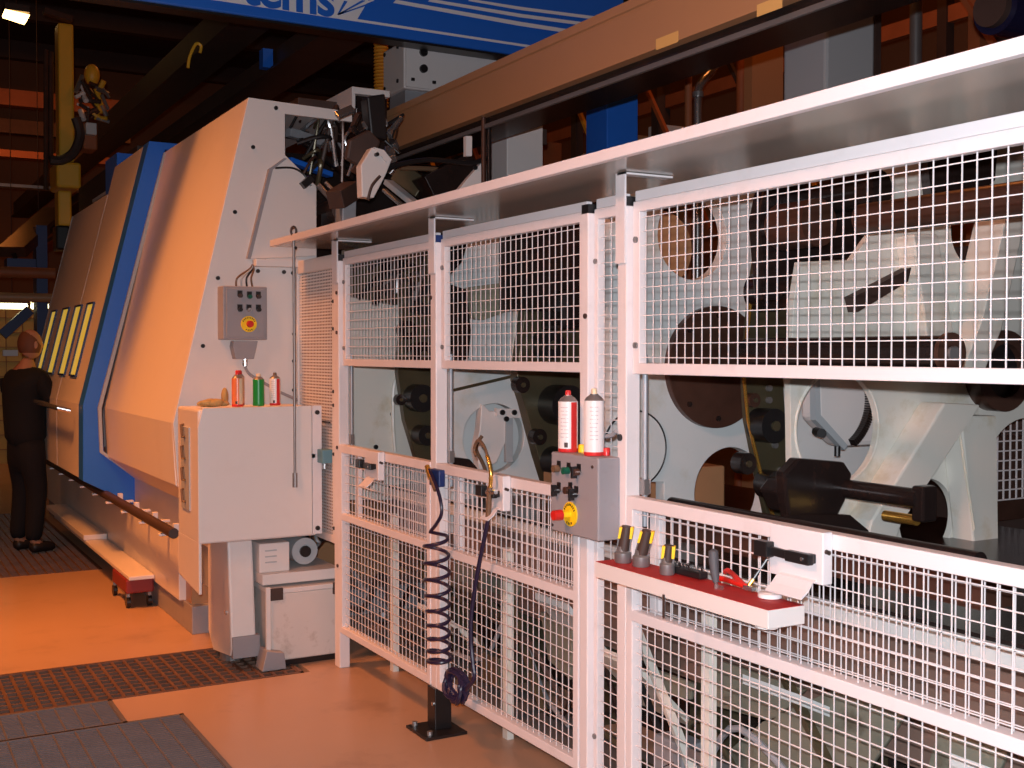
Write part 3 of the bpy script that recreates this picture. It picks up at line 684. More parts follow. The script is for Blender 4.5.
MB().tube(bez(K1), .0085, 8).build('riser_hose', coilm, ch, smooth=True)
MB().cyl((2.06, 4.362, 1.126), (2.06, 4.323, 1.079), .011, 12, .014).build('brass_fitting', brass, ch, smooth=True)
MB().cyl((2.06, 4.323, 1.083), (2.06, 4.276, 1.034), .011, 12).build('brass_sleeve', hosebr, ch, smooth=True)
hk = tag(MB().box(2.07, 2.10, 4.27, 4.365, 1.045, 1.115).build('hose_socket', bluedk, bevel=.005), 'small dark blue socket block on the post where the coiled hose is plugged', 'socket')
ag = thing('air_gun', 'brass tipped brown air gun wand hanging over the middle gate latch', 'air gun', (2.03, 3.85, 1.0))
MB().tube(bez([(2.03, 3.769, 0.977), (2.03, 3.761, 1.052), (2.03, 3.754, 1.101)]), .011, 10).build('brown_sleeve', hosebr, ag, smooth=True)
MB().tube(bez([(2.03, 3.754, 1.09), (2.03, 3.746, 1.147), (2.03, 3.761, 1.194), (2.03, 3.777, 1.215)]), .008, 10).build('brass_nozzle', brass, ag, smooth=True)
MB().tube(bez([(2.03, 3.769, 1.208), (2.03, 3.8, 1.25), (2.03, 3.848, 1.269), (2.03, 3.881, 1.233), (2.03, 3.865, 1.208)]), .0055, 8).build('thin_tube', hosebr, ag, smooth=True)
MB().cyl((2.03, 3.777, 1.08), (2.03, 3.707, 1.088), .009, 10).build('valve_button', steel, ag)
# ================================================================ MACHINERY BEHIND THE FENCE
def pxc(y, cx, cy, rx, ry=None): pass
# long bed behind the gates
bd = thing('machine_bed', 'long dark machine bed with grey ledge running behind the lower fence gates', 'machine bed', (3.0, 3.4, 0))
zL = 0.844; zB = 0.793
MB().box(2.55, 4.3, 0.9, 5.96, zB, zL).build('bed_ledge', casting, bd, bevel=.004)
MB().box(2.60, 4.25, 0.9, 5.96, .42, zB).build('bed_side', mat('brown_grey_bed_paint', (.19, .125, .10), .45, var=.15), bd)
MB().box(2.9, 4.2, 0.9, 5.96, 0.0, .42).build('bed_base', oily, bd)
MB().box(2.57, 4.25, 0.9, 5.96, zL, zL+.012).build('bed_top', oily, bd)
for k in range(7):
    y = 1.2+k*.72
    MB().box(2.72, 2.9, y, y+.08, .0, .42).build('bed_rib', olive, bd)
# sloping chip chutes below the bed
def chute(y0, y1, x0, z0, x1, z1, m, lab=None):
    g = MB().prism('y', y0, y1, [(x0, z0), (x1, z1), (x1+.02, z1-.02), (x0+.02, z0-.02)])
    return g
chipm = mat('oily_greenish_grey_plate', (.20, .20, .155), .4, var=.35, scale=6, stain=(.05, .035, .02), samt=.8, sscale=7)
cp = thing('chip_guide', 'pale sloping chip guide plates under the machine bed behind the gates', 'chip guide', (2.6, 3.0, 0))
for (y0, y1, x0, z0, x1, z1, m) in [(1.05,1.45,2.36,.52,2.58,.36,casting2), (1.55,1.95,2.36,.60,2.55,.30,casting), (2.05,2.35,2.38,.42,2.6,.18,casting2), (2.5,2.75,2.38,.60,2.6,.50,casting), (2.85,3.0,2.36,.3,2.6,.2,dullsteel), (3.35,3.65,2.4,.50,2.65,.25,casting2), (3.8,4.05,2.4,.62,2.6,.4,casting), (4.5,4.8,2.38,.55,2.6,.35,olive), (4.9,5.2,2.4,.36,2.6,.2,casting2)]:
    MB().prism('y', y0, y1, [(x0, z0), (x1, z1), (x1, z1-.03), (x0, z0-.03)]).build('guide_plate', m, cp)
for y in (1.5, 2.4, 3.2, 4.2, 5.1):
    MB().bar((2.38, y-.25, .16), (2.5, y+.3, .60), .03, .02).build('slanted_strut', [olive, darksteel, casting2][int(y*10) % 3], cp)
MB().box(2.36, 2.62, 0.95, 5.9, .02, .06).build('lower_rail', dullsteel, cp)
for pts in [[(2.993, 0.565), (2.603, 0.57), (2.748, 0.431), (3.107, 0.399)], [(2.491, 0.599), (2.217, 0.6), (2.36, 0.387), (3.106, 0.147), (2.795, 0.418)], [(2.098, 0.614), (1.883, 0.608), (1.94, 0.483), (2.146, 0.455)], [(3.396, 0.448), (3.141, 0.453), (3.162, 0.392), (3.395, 0.367)], [(4.979, 0.595), (4.348, 0.585), (4.392, 0.511), (4.979, 0.498)], [(4.178, 0.5), (3.925, 0.476), (3.94, 0.269), (4.112, 0.31)]]:
    MB().prism('x', 2.5, 2.515, pts).build('guide_plate', chipm, cp, bevel=.003)
hy = thing('hydraulic_lines', 'tangle of dark hydraulic hoses lying behind the lower gates', 'hose', (2.5, 4.0, 0.1))
for k in range(14):
    y = 1.3+k*.33+random.uniform(-.1, .1)
    pts = [(2.42+random.uniform(0,.08), y+.25*j+random.uniform(-.05,.05), .10+.12*random.random()+(.25 if j == 2 else 0)) for j in range(5)]
    MB().tube(bez(pts, 5), random.uniform(.010, .018), 8).build('hose', [black, oily, darksteel, galv, olive][k % 5], hy, smooth=True)
for y in (1.9, 3.1, 4.4):
    MB().box(2.42, 2.52, y, y+.16, .12, .26).build('valve_block', [galv, olive, galv][int(y) % 3], hy, bevel=.006)

def hole(y, cx, cy, rx, ry):
    return None
HOLES = {'a': ((3.089, 2.093), 0.185), 'b': ((3.298, 0.992), 0.195), 'c': ((2.786, 1.201), 0.155), 'd': ((3.181, 1.318), 0.212), 'e': ((3.666, 0.946), 0.155), 'f': ((4.264, 1.055), 0.27), 'g': ((3.929, 2.085), 0.14), 'disc': ((3.2, 1.537), 0.262)}
def H(k, n=48): (c, r) = HOLES[k]; return circ(c[0], c[1], r, n)
# third frame plate (left of the near panel)
f3 = thing('frame_plate', 'pale grey machine frame plate with three round holes and a big dark disc', 'machine frame', (3.2, 3.95, .75))
MB().prism('y', 3.9, 3.96, [(2.812, 2.433), (3.692, 2.508), (3.709, 0.68), (2.942, 0.747), (2.941, 1.055), (2.667, 1.07), (2.663, 2.42)], [H('a'), H('b')]).build('plate', casting, f3, bevel=.003)
(c_, r_) = HOLES['disc']
MB().cyl((c_[0], 3.9, c_[1]), (c_[0], 3.865, c_[1]), r_, 64).build('dark_disc', brownsteel, f3, bevel=.004)
for a in range(8):
    MB().cyl((c_[0]+.22*cos(a*.785), 3.858, c_[1]+.22*sin(a*.785)), (c_[0]+.22*cos(a*.785), 3.866, c_[1]+.22*sin(a*.785)), .012, 10).build('bolt', oily, f3)
(c_, r_) = HOLES['a']
MB().cyl((c_[0]+.10, 4.25, c_[1]-.02), (c_[0]+.10, 4.6, c_[1]-.02), .17, 40).build('spindle_drum', beamm, f3, smooth=True)
MB().box(c_[0]-.5, c_[0]+.3, 4.65, 4.7, c_[1]-.3, c_[1]+.3).build('back_plate', oily, f3)
(c_, r_) = HOLES['b']
MB().box(c_[0]-.35, c_[0]+.35, 4.35, 4.9, c_[1]-.3, c_[1]+.06).build('brown_slide', beamm, f3, bevel=.01)
MB().box(c_[0]-.3, c_[0]+.1, 4.1, 4.35, c_[1]-.3, c_[1]-.12).build('slide_foot', oily, f3)
MB().box(2.58, 2.80, 3.80, 3.86, 1.024, 1.086).build('ledge', white, f3, bevel=.003)
(c_, r_) = HOLES['c']
MB().cyl((c_[0], 3.898, c_[1]), (c_[0], 3.892, c_[1]), r_, 48).cyl((c_[0], 3.899, c_[1]), (c_[0], 3.896, c_[1]), r_+.008, 48).build('cover_disc', casting, f3)
ring = MB(); 
ring.tube([(c_[0]+(r_+.003)*cos(a), 3.892, c_[1]+(r_+.003)*sin(a)) for a in [2*pi*i/48 for i in range(49)]], .004, 6)
ring.build('seal_ring', black, f3)
# arms with rollers: one beside each frame plate
def arm(name, label, y, poly, rollers, bolts, th=.03, m=olive, strip=None):
    t = thing(name, label, 'roller arm', (poly[0][0], y, min(p[1] for p in poly)), 'inclined roller arms beside the frame plates')
    MB().prism('y', y, y+th, poly).build('arm_plate', m, t, bevel=.004)
    if strip: MB().tube([(p[0], y-.012, p[1]) for p in strip], .009, 8).build('brass_pipe', brass if False else olive, t)
    for (c, r, L, mm) in rollers:
        rr = MB().cyl((c[0], y, c[1]), (c[0], y-L, c[1]), r, 28).build('roller', mm, t, smooth=True)
        MB().cyl((c[0], y-L, c[1]), (c[0], y-L-.01, c[1]), r*.35, 12).build('axle_nut', dullsteel, rr)
    for b in bolts: MB().cyl((b[0], y, b[1]), (b[0], y-.014, b[1]), .014, 10).build('bolt', dullsteel, t)
    return t
arm('roller_arm', 'oily roller arm in the near right opening, beside the big dark disc', 3.72,
    [(3.364, 2.453), (3.522, 2.466), (3.505, 1.824), (3.434, 1.503), (3.453, 1.268), (3.553, 0.961), (3.608, 0.725), (3.395, 0.744), (3.292, 1.104), (3.235, 1.317), (3.218, 1.526), (3.259, 1.861), (3.3, 2.113)],
    [],
    [(3.35, 1.398), (3.385, 1.206), (3.42, 1.098), (3.35, 1.449), (3.242, 1.14)])
for (q, r, L, mm, nm) in zip([(3.3, 1.295), (3.192, 1.14), (3.33, 1.045), (3.244, 1.401), (3.296, 1.852), (3.32, 0.872)], (.072, .045, .06, .03, .085, .05), (.10, .06, .08, .04, .1, .05), (black, oily, oily, brownsteel, oily, oily), range(6)):
    a_ = [o for o in COL.objects if o.name == 'roller_arm'][0]
    rr = MB().cyl((q[0], 3.72, q[1]), (q[0], 3.72-L, q[1]), r, 28).build('roller', mm, a_, smooth=True)
    MB().cyl((q[0], 3.72-L, q[1]), (q[0], 3.71-L, q[1]), r*.3, 12).build('axle_nut', olive, rr)
MB().tube([(3.241, 3.7, 1.859), (3.195, 3.7, 1.527), (3.223, 3.7, 1.318), (3.29, 3.7, 1.106), (3.387, 3.7, 0.846)], .008, 8).build('edge_pipe', brass, a_, smooth=True)
# near casting
c4 = thing('machine_casting', 'large yellowish white casting with ribs and round holes on the right', 'casting', (3.6, 3.2, .6))
MB().prism('y', 3.15, 3.18, [(2.986, 1.929), (3.246, 1.946), (3.35, 2.056), (3.431, 2.41), (4.728, 2.744), (4.776, 0.614), (2.996, 0.839), (2.955, 0.989), (2.941, 1.5), (2.958, 1.79)], [H('d'), H('e'), H('f'), H('g')]).build('web_plate', casting2, c4, bevel=.004)
def rib(y0, y1, pts, m=casting2, nm='rib'): return MB().prism('y', y0, y1, pts).build(nm, m, c4, bevel=.008)
rib(3.03, 3.15, [(3.618, 1.407), (3.825, 1.395), (3.394, 0.964), (3.261, 0.672), (3.122, 0.687), (3.236, 0.982)])
rib(3.05, 3.15, [(3.732, 1.354), (3.944, 1.348), (3.966, 0.76), (3.996, 0.431), (3.852, 0.449), (3.829, 0.772)])
rib(3.06, 3.15, [(3.472, 2.046), (3.609, 2.053), (3.699, 1.687), (3.73, 1.499), (3.589, 1.501), (3.547, 1.686)])
rib(3.0, 3.15, [(3.929, 2.147), (4.05, 2.154), (3.907, 1.689), (3.793, 1.499), (3.677, 1.524), (3.789, 1.727)])
MB().tube(bez([(3.659, 3.13, 1.405), (3.554, 3.13, 1.299), (3.446, 3.13, 1.187), (3.351, 3.13, 1.077), (3.268, 3.13, 0.973)]), .006, 6).build('weld_bead', mat('weld_bead_cream', (.75, .72, .60), .4), c4)
MB().tube(bez([(3.7, 3.04, 1.346), (3.731, 3.04, 1.22), (3.768, 3.04, 1.062), (3.805, 3.04, 0.902)]), .006, 6).build('weld_bead', bpy.data.materials['weld_bead_cream'], c4)
(c_, r_) = HOLES['d']
MB().tube([(c_[0]+(r_)*cos(a), 3.15, c_[1]+(r_)*sin(a)) for a in [2*pi*i/64 for i in range(65)]], .006, 8).build('hole_rim', casting2, c4, smooth=True)
# hub at right
hc = (4.037, 1.525)
hb2 = MB().prism('y', 3.08, 3.15, circ(hc[0], hc[1], .165, 40), [circ(hc[0], hc[1], .11, 40)]).build('hub_ring', brownsteel, c4, smooth=True)
MB().cyl((hc[0], 3.11, hc[1]), (hc[0], 3.14, hc[1]), .115, 28).build('hub_bore', black, hb2)
# recessed parts seen through the casting holes
rc = thing('inner_guard', 'white rounded inner guard box seen through the large casting hole', 'guard', (3.6, 3.5, 1.2))
MB().prism('y', 3.35, 3.45, [(3.262, 1.648), (3.641, 1.65), (3.647, 1.221), (3.422, 1.222), (3.275, 1.342)]).build('guard_box', shell, rc, bevel=.02)
MB().prism('y', 3.33, 3.36, [(3.231, 1.648), (3.257, 1.648), (3.271, 1.355), (3.417, 1.231), (3.401, 1.212), (3.245, 1.336)]).build('guard_edge', greylt, rc)
MB().box(3.398, 3.894, 3.6, 3.62, 0.86, 1.693).build('rear_plate', casting, rc)
q = (3.248, 1.291)
MB().cyl((q[0], 3.33, q[1]), (q[0]-.05, 3.25, q[1]), .018, 14).build('sensor', black, rc)
q = (3.35, 1.221)
MB().cyl((q[0], 3.32, q[1]-.03), (q[0], 3.32, q[1]+.01), .012, 12).build('pin', black, rc)
# gear edge
g = MB(); gc_ = (3.296, 1.415)
for k in range(44):
    a = -1.0 + k*.05
    g.obox((gc_[0]+.20*cos(a), 3.29, gc_[1]+.20*sin(a)), (cos(a), 0, sin(a)), (0,1,0), (-sin(a), 0, cos(a)), .014, .015, .0035)
g.build('gear_teeth', oily, rc)
gu = MB().prism('y', 3.05, 3.1, [(3.156, 1.802), (3.451, 1.919), (3.435, 1.866), (3.176, 1.748)])
tag(gu.build('gusset', darksteel), 'dark triangular gusset bar behind the near upper mesh', 'gusset')
# shafts (all along the bed direction)
def shaft(name, label, x, z, y0, y1, r, m, cap=None):
    t = thing(name, label, 'shaft', (x, (y0+y1)/2, z-r))
    MB().cyl((x, y0, z), (x, y1, z), r, 32).build('shaft_tube', m, t, smooth=True)
    MB().cyl((x, y0-.015, z), (x, y0, z), r*1.15, 32).build('end_collar', cap or m, t, smooth=True)
    MB().cyl((x, y0-.025, z), (x, y0-.015, z), r*.4, 16).build('centre_bore', dullsteel, t)
    return t
xs = 2.758; 
shaft('spindle_shaft', 'black horizontal shaft behind the bottom of the near upper mesh', xs, 1.598, 2.3, 3.165, .052, oily, brownsteel)
xs2 = 3.09
shaft('spindle_shaft', 'dark brown shaft rising to the right near the top of the near mesh', xs2, 2.068, 1.9, 2.95, .055, brownsteel, oily)
# octagonal chuck with projecting black shaft
ck = thing('chuck', 'black octagonal chuck block with a long shaft pointing at the near gate', 'chuck', (2.852, 3.0, 0.945))
MB().prism('y', 3.0, 3.05, [(2.776, 1.18), (2.845, 1.232), (3.065, 1.208), (3.105, 1.163), (3.072, 1.071), (3.014, 0.989), (3.015, 0.903), (2.834, 0.919), (2.791, 1.072)]).build('chuck_block', oily, ck, bevel=.01)
MB().prism('y', 3.05, 3.14, [(2.785, 1.114), (2.827, 1.154), (2.946, 1.148), (2.947, 1.014), (2.828, 1.04)]).build('chuck_neck', oily, ck, bevel=.01)
sc = (3.081, 1.11)
yE = 2.677
MB().cyl((sc[0], yE, sc[1]), (sc[0], 3.0, sc[1]), .034, 28).build('chuck_shaft', oily, ck, smooth=True)
MB().box(sc[0]-.02, sc[0]+.05, yE-.03, yE+.02, sc[1]-.075, sc[1]+.045).build('end_block', oily, ck, bevel=.008)
MB().cyl((sc[0]+.01, yE+.02, sc[1]-.075), (sc[0]+.01, yE+.16, sc[1]-.075), .018, 16).build('brass_rod', brass, ck, smooth=True)
br_ = thing('guide_rail', 'black rounded guide rail running just above the near gate top', 'rail', (2.6, 2.0, 1.1))
gz = 1.058
MB().cyl((2.6, 2.057, gz-.02), (2.6, 3.4, gz-.02), .030, 20).build('rail_bar', oily, br_, smooth=True)
MB().box(2.57, 2.70, 2.026, 3.4, gz-.14, gz-.045).build('rail_base', brownsteel, br_)
MB().prism('y', 2.95, 2.98, [(2.759, 1.045), (3.041, 1.026), (3.13, 0.966), (3.191, 0.853), (2.76, 0.891)]).build('rail_clamp', oily, br_)
MB().box(4.61, 5.442, 3.62, 3.66, 0.8, 1.2).build('dark_backing', brownsteel, c4)
g = MB()
for k in range(16):
    xx = 4.448+k*.045; g.box(xx-.003, xx+.003, 3.5, 3.506, 0.922, 1.382)
for k in range(8):
    zz = 0.922+k*.045; g.box(4.448, 4.448+.7, 3.494, 3.5, zz-.003, zz+.003)
g.build('inner_mesh', white, c4)
MB().prism('y', 3.1, 3.14, [(3.576, 2.415), (4.009, 2.534), (3.983, 2.292), (3.865, 2.212), (3.618, 2.188)]).build('dark_cover', oily, c4)
# dark drive mass above (motor, the amber light on its end painted in)
dr = thing('drive_head', 'dark drive head with amber oil glass behind the top of the near mesh', 'drive', (3.223, 3.4, 1.923))
MB().prism('y', 3.4, 3.46, [(3.075, 2.379), (3.656, 2.551), (3.615, 2.092), (3.504, 1.982), (3.223, 1.955), (3.131, 1.804), (3.039, 1.802), (3.006, 2.107)]).build('drive_body', oily, dr, bevel=.01)
dc = (3.127, 2.085)
MB().cyl((dc[0], 3.2, dc[1]), (dc[0], 3.4, dc[1]), .09, 28).build('drive_cap', brownsteel, dr, smooth=True)
dc = (3.334, 2.212)
MB().cyl((dc[0], 3.1, dc[1]), (dc[0], 3.4, dc[1]), .07, 28).build('drive_cap', oily, dr, smooth=True)
amber = mat('amber_oil_glass', (.75, .28, .03), .12, metal=.5, var=.5, scale=30)
MB().prism('y', 3.37, 3.4, [(3.254, 2.32), (3.491, 2.391), (3.469, 2.297), (3.286, 2.237)]).build('oil_glass', amber, dr, bevel=.005)
# middle station behind the second opening
f2 = thing('frame_plate', 'pale machine frame plate with round cover behind the middle opening', 'machine frame', (3.0, 5.2, .6))
cc2 = (2.836, 1.16)
MB().prism('y', 5.2, 5.26, [(2.508, 2.049), (2.698, 2.243), (3.75, 2.492), (3.758, 0.421), (2.505, 0.711)], [circ(cc2[0], cc2[1], .178, 48)]).build('plate', casting, f2, bevel=.003)
MB().box(cc2[0]-.25, cc2[0]+.25, 5.34, 5.37, cc2[1]-.25, cc2[1]+.25).build('recess_back', casting, f2)
MB().prism('y', 5.18, 5.24, [(2.755, 1.337), (2.801, 1.3), (2.942, 1.291), (2.918, 1.188), (2.842, 1.036), (2.743, 1.0), (2.72, 1.103), (2.743, 1.204)]).build('angled_bracket', shell, f2, bevel=.004)
MB().prism('y', 5.16, 5.19, [(2.831, 1.315), (2.99, 1.306), (2.984, 1.26), (2.831, 1.274)]).build('switch_plate', shell, f2)
for q in [(2.861, 1.293), (2.931, 1.291), (2.884, 1.259)]: MB().cyl((q[0], 5.15, q[1]), (q[0], 5.16, q[1]), .014, 12).build('dark_bolt', black, f2)
MB().prism('y', 5.17, 5.19, [(2.889, 1.263), (2.931, 1.261), (2.931, 1.034), (2.889, 1.036)]).build('upright', greylt, f2)
MB().tube(bez([(2.734, 5.14, 1.178), (2.7, 5.14, 1.119), (2.745, 5.14, 1.026), (2.791, 5.14, 0.901)]), .010, 8).build('brown_hose', hosebr, f2, smooth=True)
MB().cyl((2.582, 5.15, 1.412), (2.949, 5.15, 1.484), .008, 10).build('thin_rod', olive, f2)
MB().prism('y', 5.0, 5.15, [(2.495, 1.093), (2.593, 1.079), (2.637, 1.033), (2.637, 0.974), (2.495, 1.001)]).build('dark_block', oily, f2, bevel=.006)
MB().prism('y', 5.10, 5.19, [(2.656, 1.925), (2.827, 1.95), (2.873, 1.866), (2.856, 1.804), (2.724, 1.762), (2.667, 1.771)]).build('olive_cover', mat('olive_grey_cover', (.30, .29, .21), .45, var=.1), f2, bevel=.006)
MB().tube(bez([(2.827, 5.12, 2.056), (2.897, 5.12, 1.942), (2.92, 5.12, 1.816), (2.914, 5.12, 1.612), (2.914, 5.12, 1.469)]), .016, 8).build('cream_hose', casting2, f2, smooth=True)
MB().prism('y', 5.0, 5.15, [(2.489, 2.145), (2.587, 2.169), (2.554, 2.041), (2.489, 1.975)]).build('dark_cover', oily, f2)
MB().prism('y', 5.0, 5.15, [(2.489, 1.927), (2.576, 1.905), (2.598, 1.71), (2.587, 1.572), (2.537, 1.553), (2.488, 1.611)]).build('dark_cover', oily, f2)
a2 = thing('roller_arm', 'oily roller arm in the middle opening, left of the white spray cans', 'roller arm', (2.932, 4.9, 0.968), 'inclined roller arms beside the frame plates')
MB().prism('y', 4.9, 4.97, [(2.959, 2.327), (3.225, 2.394), (3.228, 0.85), (3.002, 0.864), (2.92, 1.092), (2.874, 1.242), (2.84, 1.356), (2.8, 1.465), (2.817, 1.611), (2.862, 1.906), (2.931, 2.104)]).build('arm_plate', olive, a2, bevel=.004)
for q, r, L, mm in zip([(3.017, 1.34), (3.005, 1.058), (2.805, 1.442), (2.902, 1.185), (2.993, 1.907), (2.947, 1.636), (3.045, 2.155)], (.10, .075, .04, .04, .085, .07, .08), (.14, .12, .05, .05, .12, .1, .12), (black, black, oily, oily, oily, black, brownsteel)):
    rr = MB().cyl((q[0], 4.9, q[1]), (q[0], 4.9-L, q[1]), r, 28).build('roller', mm, a2, smooth=True)
    MB().cyl((q[0], 4.9-L, q[1]), (q[0], 4.89-L, q[1]), r*.3, 12).build('axle_nut', olive, rr)
MB().prism('y', 4.6, 4.8, [(2.878, 1.897), (3.065, 1.911), (3.065, 1.718), (2.867, 1.706)]).build('black_drum', oily, a2, bevel=.02)
# far station behind the first opening
f1 = thing('inner_wall', 'pale inner machine wall with oil stains behind the far opening', 'machine wall', (2.8, 6.0, .6))
MB().prism('y', 6.0, 6.05, [(2.338, 1.916), (2.668, 1.952), (3.45, 1.913), (3.45, 0.713), (2.333, 0.783)]).build('wall_sheet', casting2, f1, bevel=.003)
for q in [(2.617, 1.252), (2.516, 1.07), (2.326, 1.888)]: MB().cyl((q[0], 5.99, q[1]), (q[0], 6.0, q[1]), .013, 10).build('dark_bolt', black, f1)
MB().tube(bez([(2.67, 5.98, 1.5), (2.621, 5.98, 1.416), (2.614, 5.98, 1.219), (2.626, 5.98, 1.038)]), .012, 8).build('cream_hose', casting2, f1, smooth=True)
a1 = thing('roller_arm', 'oily roller arm in the far opening, furthest from the tool tray', 'roller arm', (2.673, 5.75, 0.955), 'inclined roller arms beside the frame plates')
MB().prism('y', 5.75, 5.80, [(2.557, 2.126), (2.785, 2.174), (2.783, 0.894), (2.673, 0.955), (2.584, 1.232), (2.544, 1.494), (2.568, 1.775)]).build('arm_plate', olive, a1, bevel=.004)
for q, r, L, mm in zip([(2.645, 1.352), (2.674, 1.15), (2.544, 1.344), (2.581, 1.72), (2.664, 1.884), (2.652, 1.586)], (.075, .055, .03, .05, .08, .07), (.1, .1, .04, .06, .1, .1), (black, black, oily, oily, black, oily)):
    rr = MB().cyl((q[0], 5.75, q[1]), (q[0], 5.75-L, q[1]), r, 24).build('roller', mm, a1, smooth=True)
    MB().cyl((q[0], 5.75-L, q[1]), (q[0], 5.74-L, q[1]), r*.3, 12).build('axle_nut', olive, rr)
cl = thing('hose_cluster', 'dark cluster of hoses and fittings behind the far upper mesh', 'hose', (2.419, 5.7, 1.931))
for k in range(16):
    a = [(2.289, 5.8, 2.103), (2.502, 5.8, 2.03), (2.723, 5.8, 1.955), (2.497, 5.8, 2.073), (2.717, 5.8, 1.999), (2.49, 5.8, 1.911), (2.711, 5.8, 2.043), (2.484, 5.8, 1.954), (2.705, 5.8, 2.087), (2.479, 5.8, 1.997), (2.699, 5.8, 1.921), (2.473, 5.8, 2.04), (2.693, 5.8, 1.965), (2.467, 5.8, 2.083), (2.687, 5.8, 2.009), (2.461, 5.8, 1.921)][k]; b = [(2.221, 5.6, 2.065), (2.565, 5.6, 1.925), (2.502, 5.6, 2.013), (2.438, 5.6, 1.859), (2.376, 5.6, 1.946), (2.315, 5.6, 2.033), (2.253, 5.6, 1.881), (2.6, 5.6, 1.979), (2.536, 5.6, 2.067), (2.473, 5.6, 1.912), (2.41, 5.6, 2.0), (2.348, 5.6, 1.847), (2.287, 5.6, 1.933), (2.226, 5.6, 2.019), (2.571, 5.6, 1.878), (2.507, 5.6, 1.966)][k]
    mid = ((a[0]+b[0])/2, 5.62, max(a[2], b[2])+.03)
    MB().tube(bez([a, mid, b]), .009+.003*(k % 4), 8).build('hose', [black, oily, olive, darksteel, dullsteel][k % 5], cl, smooth=True)
MB().prism('y', 5.85, 5.9, [(2.28, 2.149), (2.797, 2.255), (2.796, 1.893), (2.571, 1.86), (2.279, 1.908)]).build('cluster_plate', olive, cl)
# added dark panel that keeps the space behind the machine dark
rg2 = MB().box(5.0, 5.04, 0.6, 4.8, 0, 2.15)
tag(rg2.build('rear_guard', darksteel), 'dark rear guard wall closing the machine behind the frame plates', 'guard')
# ================================================================ OVERHEAD GANTRY
gb_ = thing('gantry_beam', 'wide brown gantry beam crossing over the machine to the upper right', 'beam', (3.1, 4.0, 2.86))
MB().prism('y', 0.9, 6.80, [(2.90, 2.86), (2.90, 3.055), (2.912, 3.060), (2.912, 3.068), (2.90, 3.072), (2.90, 3.112), (3.25, 3.112), (3.25, 2.86)]).build('beam_profile', beamm, gb_, bevel=.002)
MB().box(2.955, 3.20, 0.9, 6.78, 2.811, 2.86).build('beam_underside', oily, gb_)
MB().box(2.935, 2.955, 0.9, 6.78, 2.799, 2.822).build('guide_rail', dullsteel, gb_, bevel=.004)
for (a, b, h0, h1) in [(3.761, 3.909, 2.853, 2.898), (3.157, 3.29, 2.835, 2.879)]:
    MB().box(2.8975, 2.8995, a, b, h0, h1).build('tape_strip', tape, gb_)
gp = [(3.05, 1.2), (3.05, 6.3)]
for x, y in ((4.0, 6.9),):
    MB().box(3.25, 4.0, 6.6, 6.7, 2.98, 3.08).build('cross_bar', darksteel, gb_)
cg = thing('gantry_cabinet', 'pale gantry drive cabinet with two black sockets below the blue beam', 'cabinet', (3.22, 7.2, 3.385))
gx0, gz0, gz1 = 3.235, 3.386, 3.708
gyb = 7.559
MB().box(gx0, gx0+1.15, 7.2, gyb, gz0, gz1).build('cabinet_body', shell, cg, bevel=.012)
MB().box(gx0+.01, gx0+.19, 7.185, 7.2, gz0+.01, gz1-.01).build('socket_panel', shell, cg, bevel=.003)
for q in [(3.37, 3.638), (3.37, 3.527)]: MB().cyl((q[0], 7.165, q[1]), (q[0], 7.19, q[1]), .028, 20).build('socket', black, cg)
for q in [(3.292, 3.447), (3.452, 3.445)]: MB().box(q[0]-.012, q[0]+.012, 7.175, 7.186, q[1]-.01, q[1]+.01).build('clip', black, cg)
for q in [(7.298, 3.684), (7.3, 3.454), (7.522, 3.679), (7.524, 3.443)]: MB().cyl((gx0-.008, q[0], q[1]), (gx0, q[0], q[1]), .014, 10).build('screw', black, cg)
MB().box(gx0+.03, gx0+.5, 7.25, gyb-.05, gz0-.1, gz0).build('under_plate', galv, cg)
cdm = mat('amber_corrugated_tube', (.70, .30, .03), .4)
cd = MB(); q = (3.366, 7.9, 3.743)
for k in range(30): z = q[2]-.35+k*.025; cd.lathe((q[0], q[1], z), [(.045, 0), (.055, .008), (.055, .014), (.045, .022)], 18)
tag(cd.build('corrugated_conduit', cdm, smooth=True), 'amber corrugated conduit running up beside the gantry cabinet', 'conduit')
sh = thing('roof_tray', 'pale tray plate on the machine roof left of the gantry beam end', 'tray', (2.582, 6.5, 3.133))
a, b = [(2.582, 3.145), (2.788, 3.138)]; 
MB().box(a[0], b[0]+.04, 6.5, 8.2, a[1], a[1]+.04).build('tray_top', shell, sh, bevel=.004)
MB().box(a[0], a[0]+.02, 6.5, 8.2, a[1]-.12, a[1]).build('tray_side', shell, sh)
MB().box(a[0]+.05, b[0]+.04, 6.55, 6.8, a[1]-.35, a[1]).build('dark_support', oily, sh)
# gripper / loader head hanging from the gantry
gr = thing('loader_gripper', 'tangled metal loader gripper head hanging at the end of the gantry beam', 'gripper', (2.35, 5.6, 2.444))
MB().prism('y', 5.55, 5.62, [(2.313, 2.655), (2.424, 2.598), (2.39, 2.518), (2.323, 2.395), (2.257, 2.396), (2.252, 2.558)]).build('finger_plate', shell, gr, bevel=.006)
MB().prism('y', 5.54, 5.56, [(2.32, 2.654), (2.375, 2.644), (2.42, 2.596), (2.386, 2.583)]).build('finger_cap', shell, gr)
q = (2.332, 5.53, 2.616); MB().cyl((q[0], 5.52, q[2]), (q[0], 5.545, q[2]), .010, 12).build('bolt', black, gr)
MB().prism('y', 5.63, 5.68, [(2.221, 2.699), (2.333, 2.761), (2.4, 2.704), (2.354, 2.607), (2.276, 2.569), (2.204, 2.605)]).build('wrist_block', darksteel, gr, bevel=.012)
MB().prism('y', 5.7, 5.8, [(2.349, 2.947), (2.453, 2.974), (2.464, 2.734), (2.371, 2.736)]).build('arm_column', black, gr, bevel=.01)
rnd = random.Random(3)
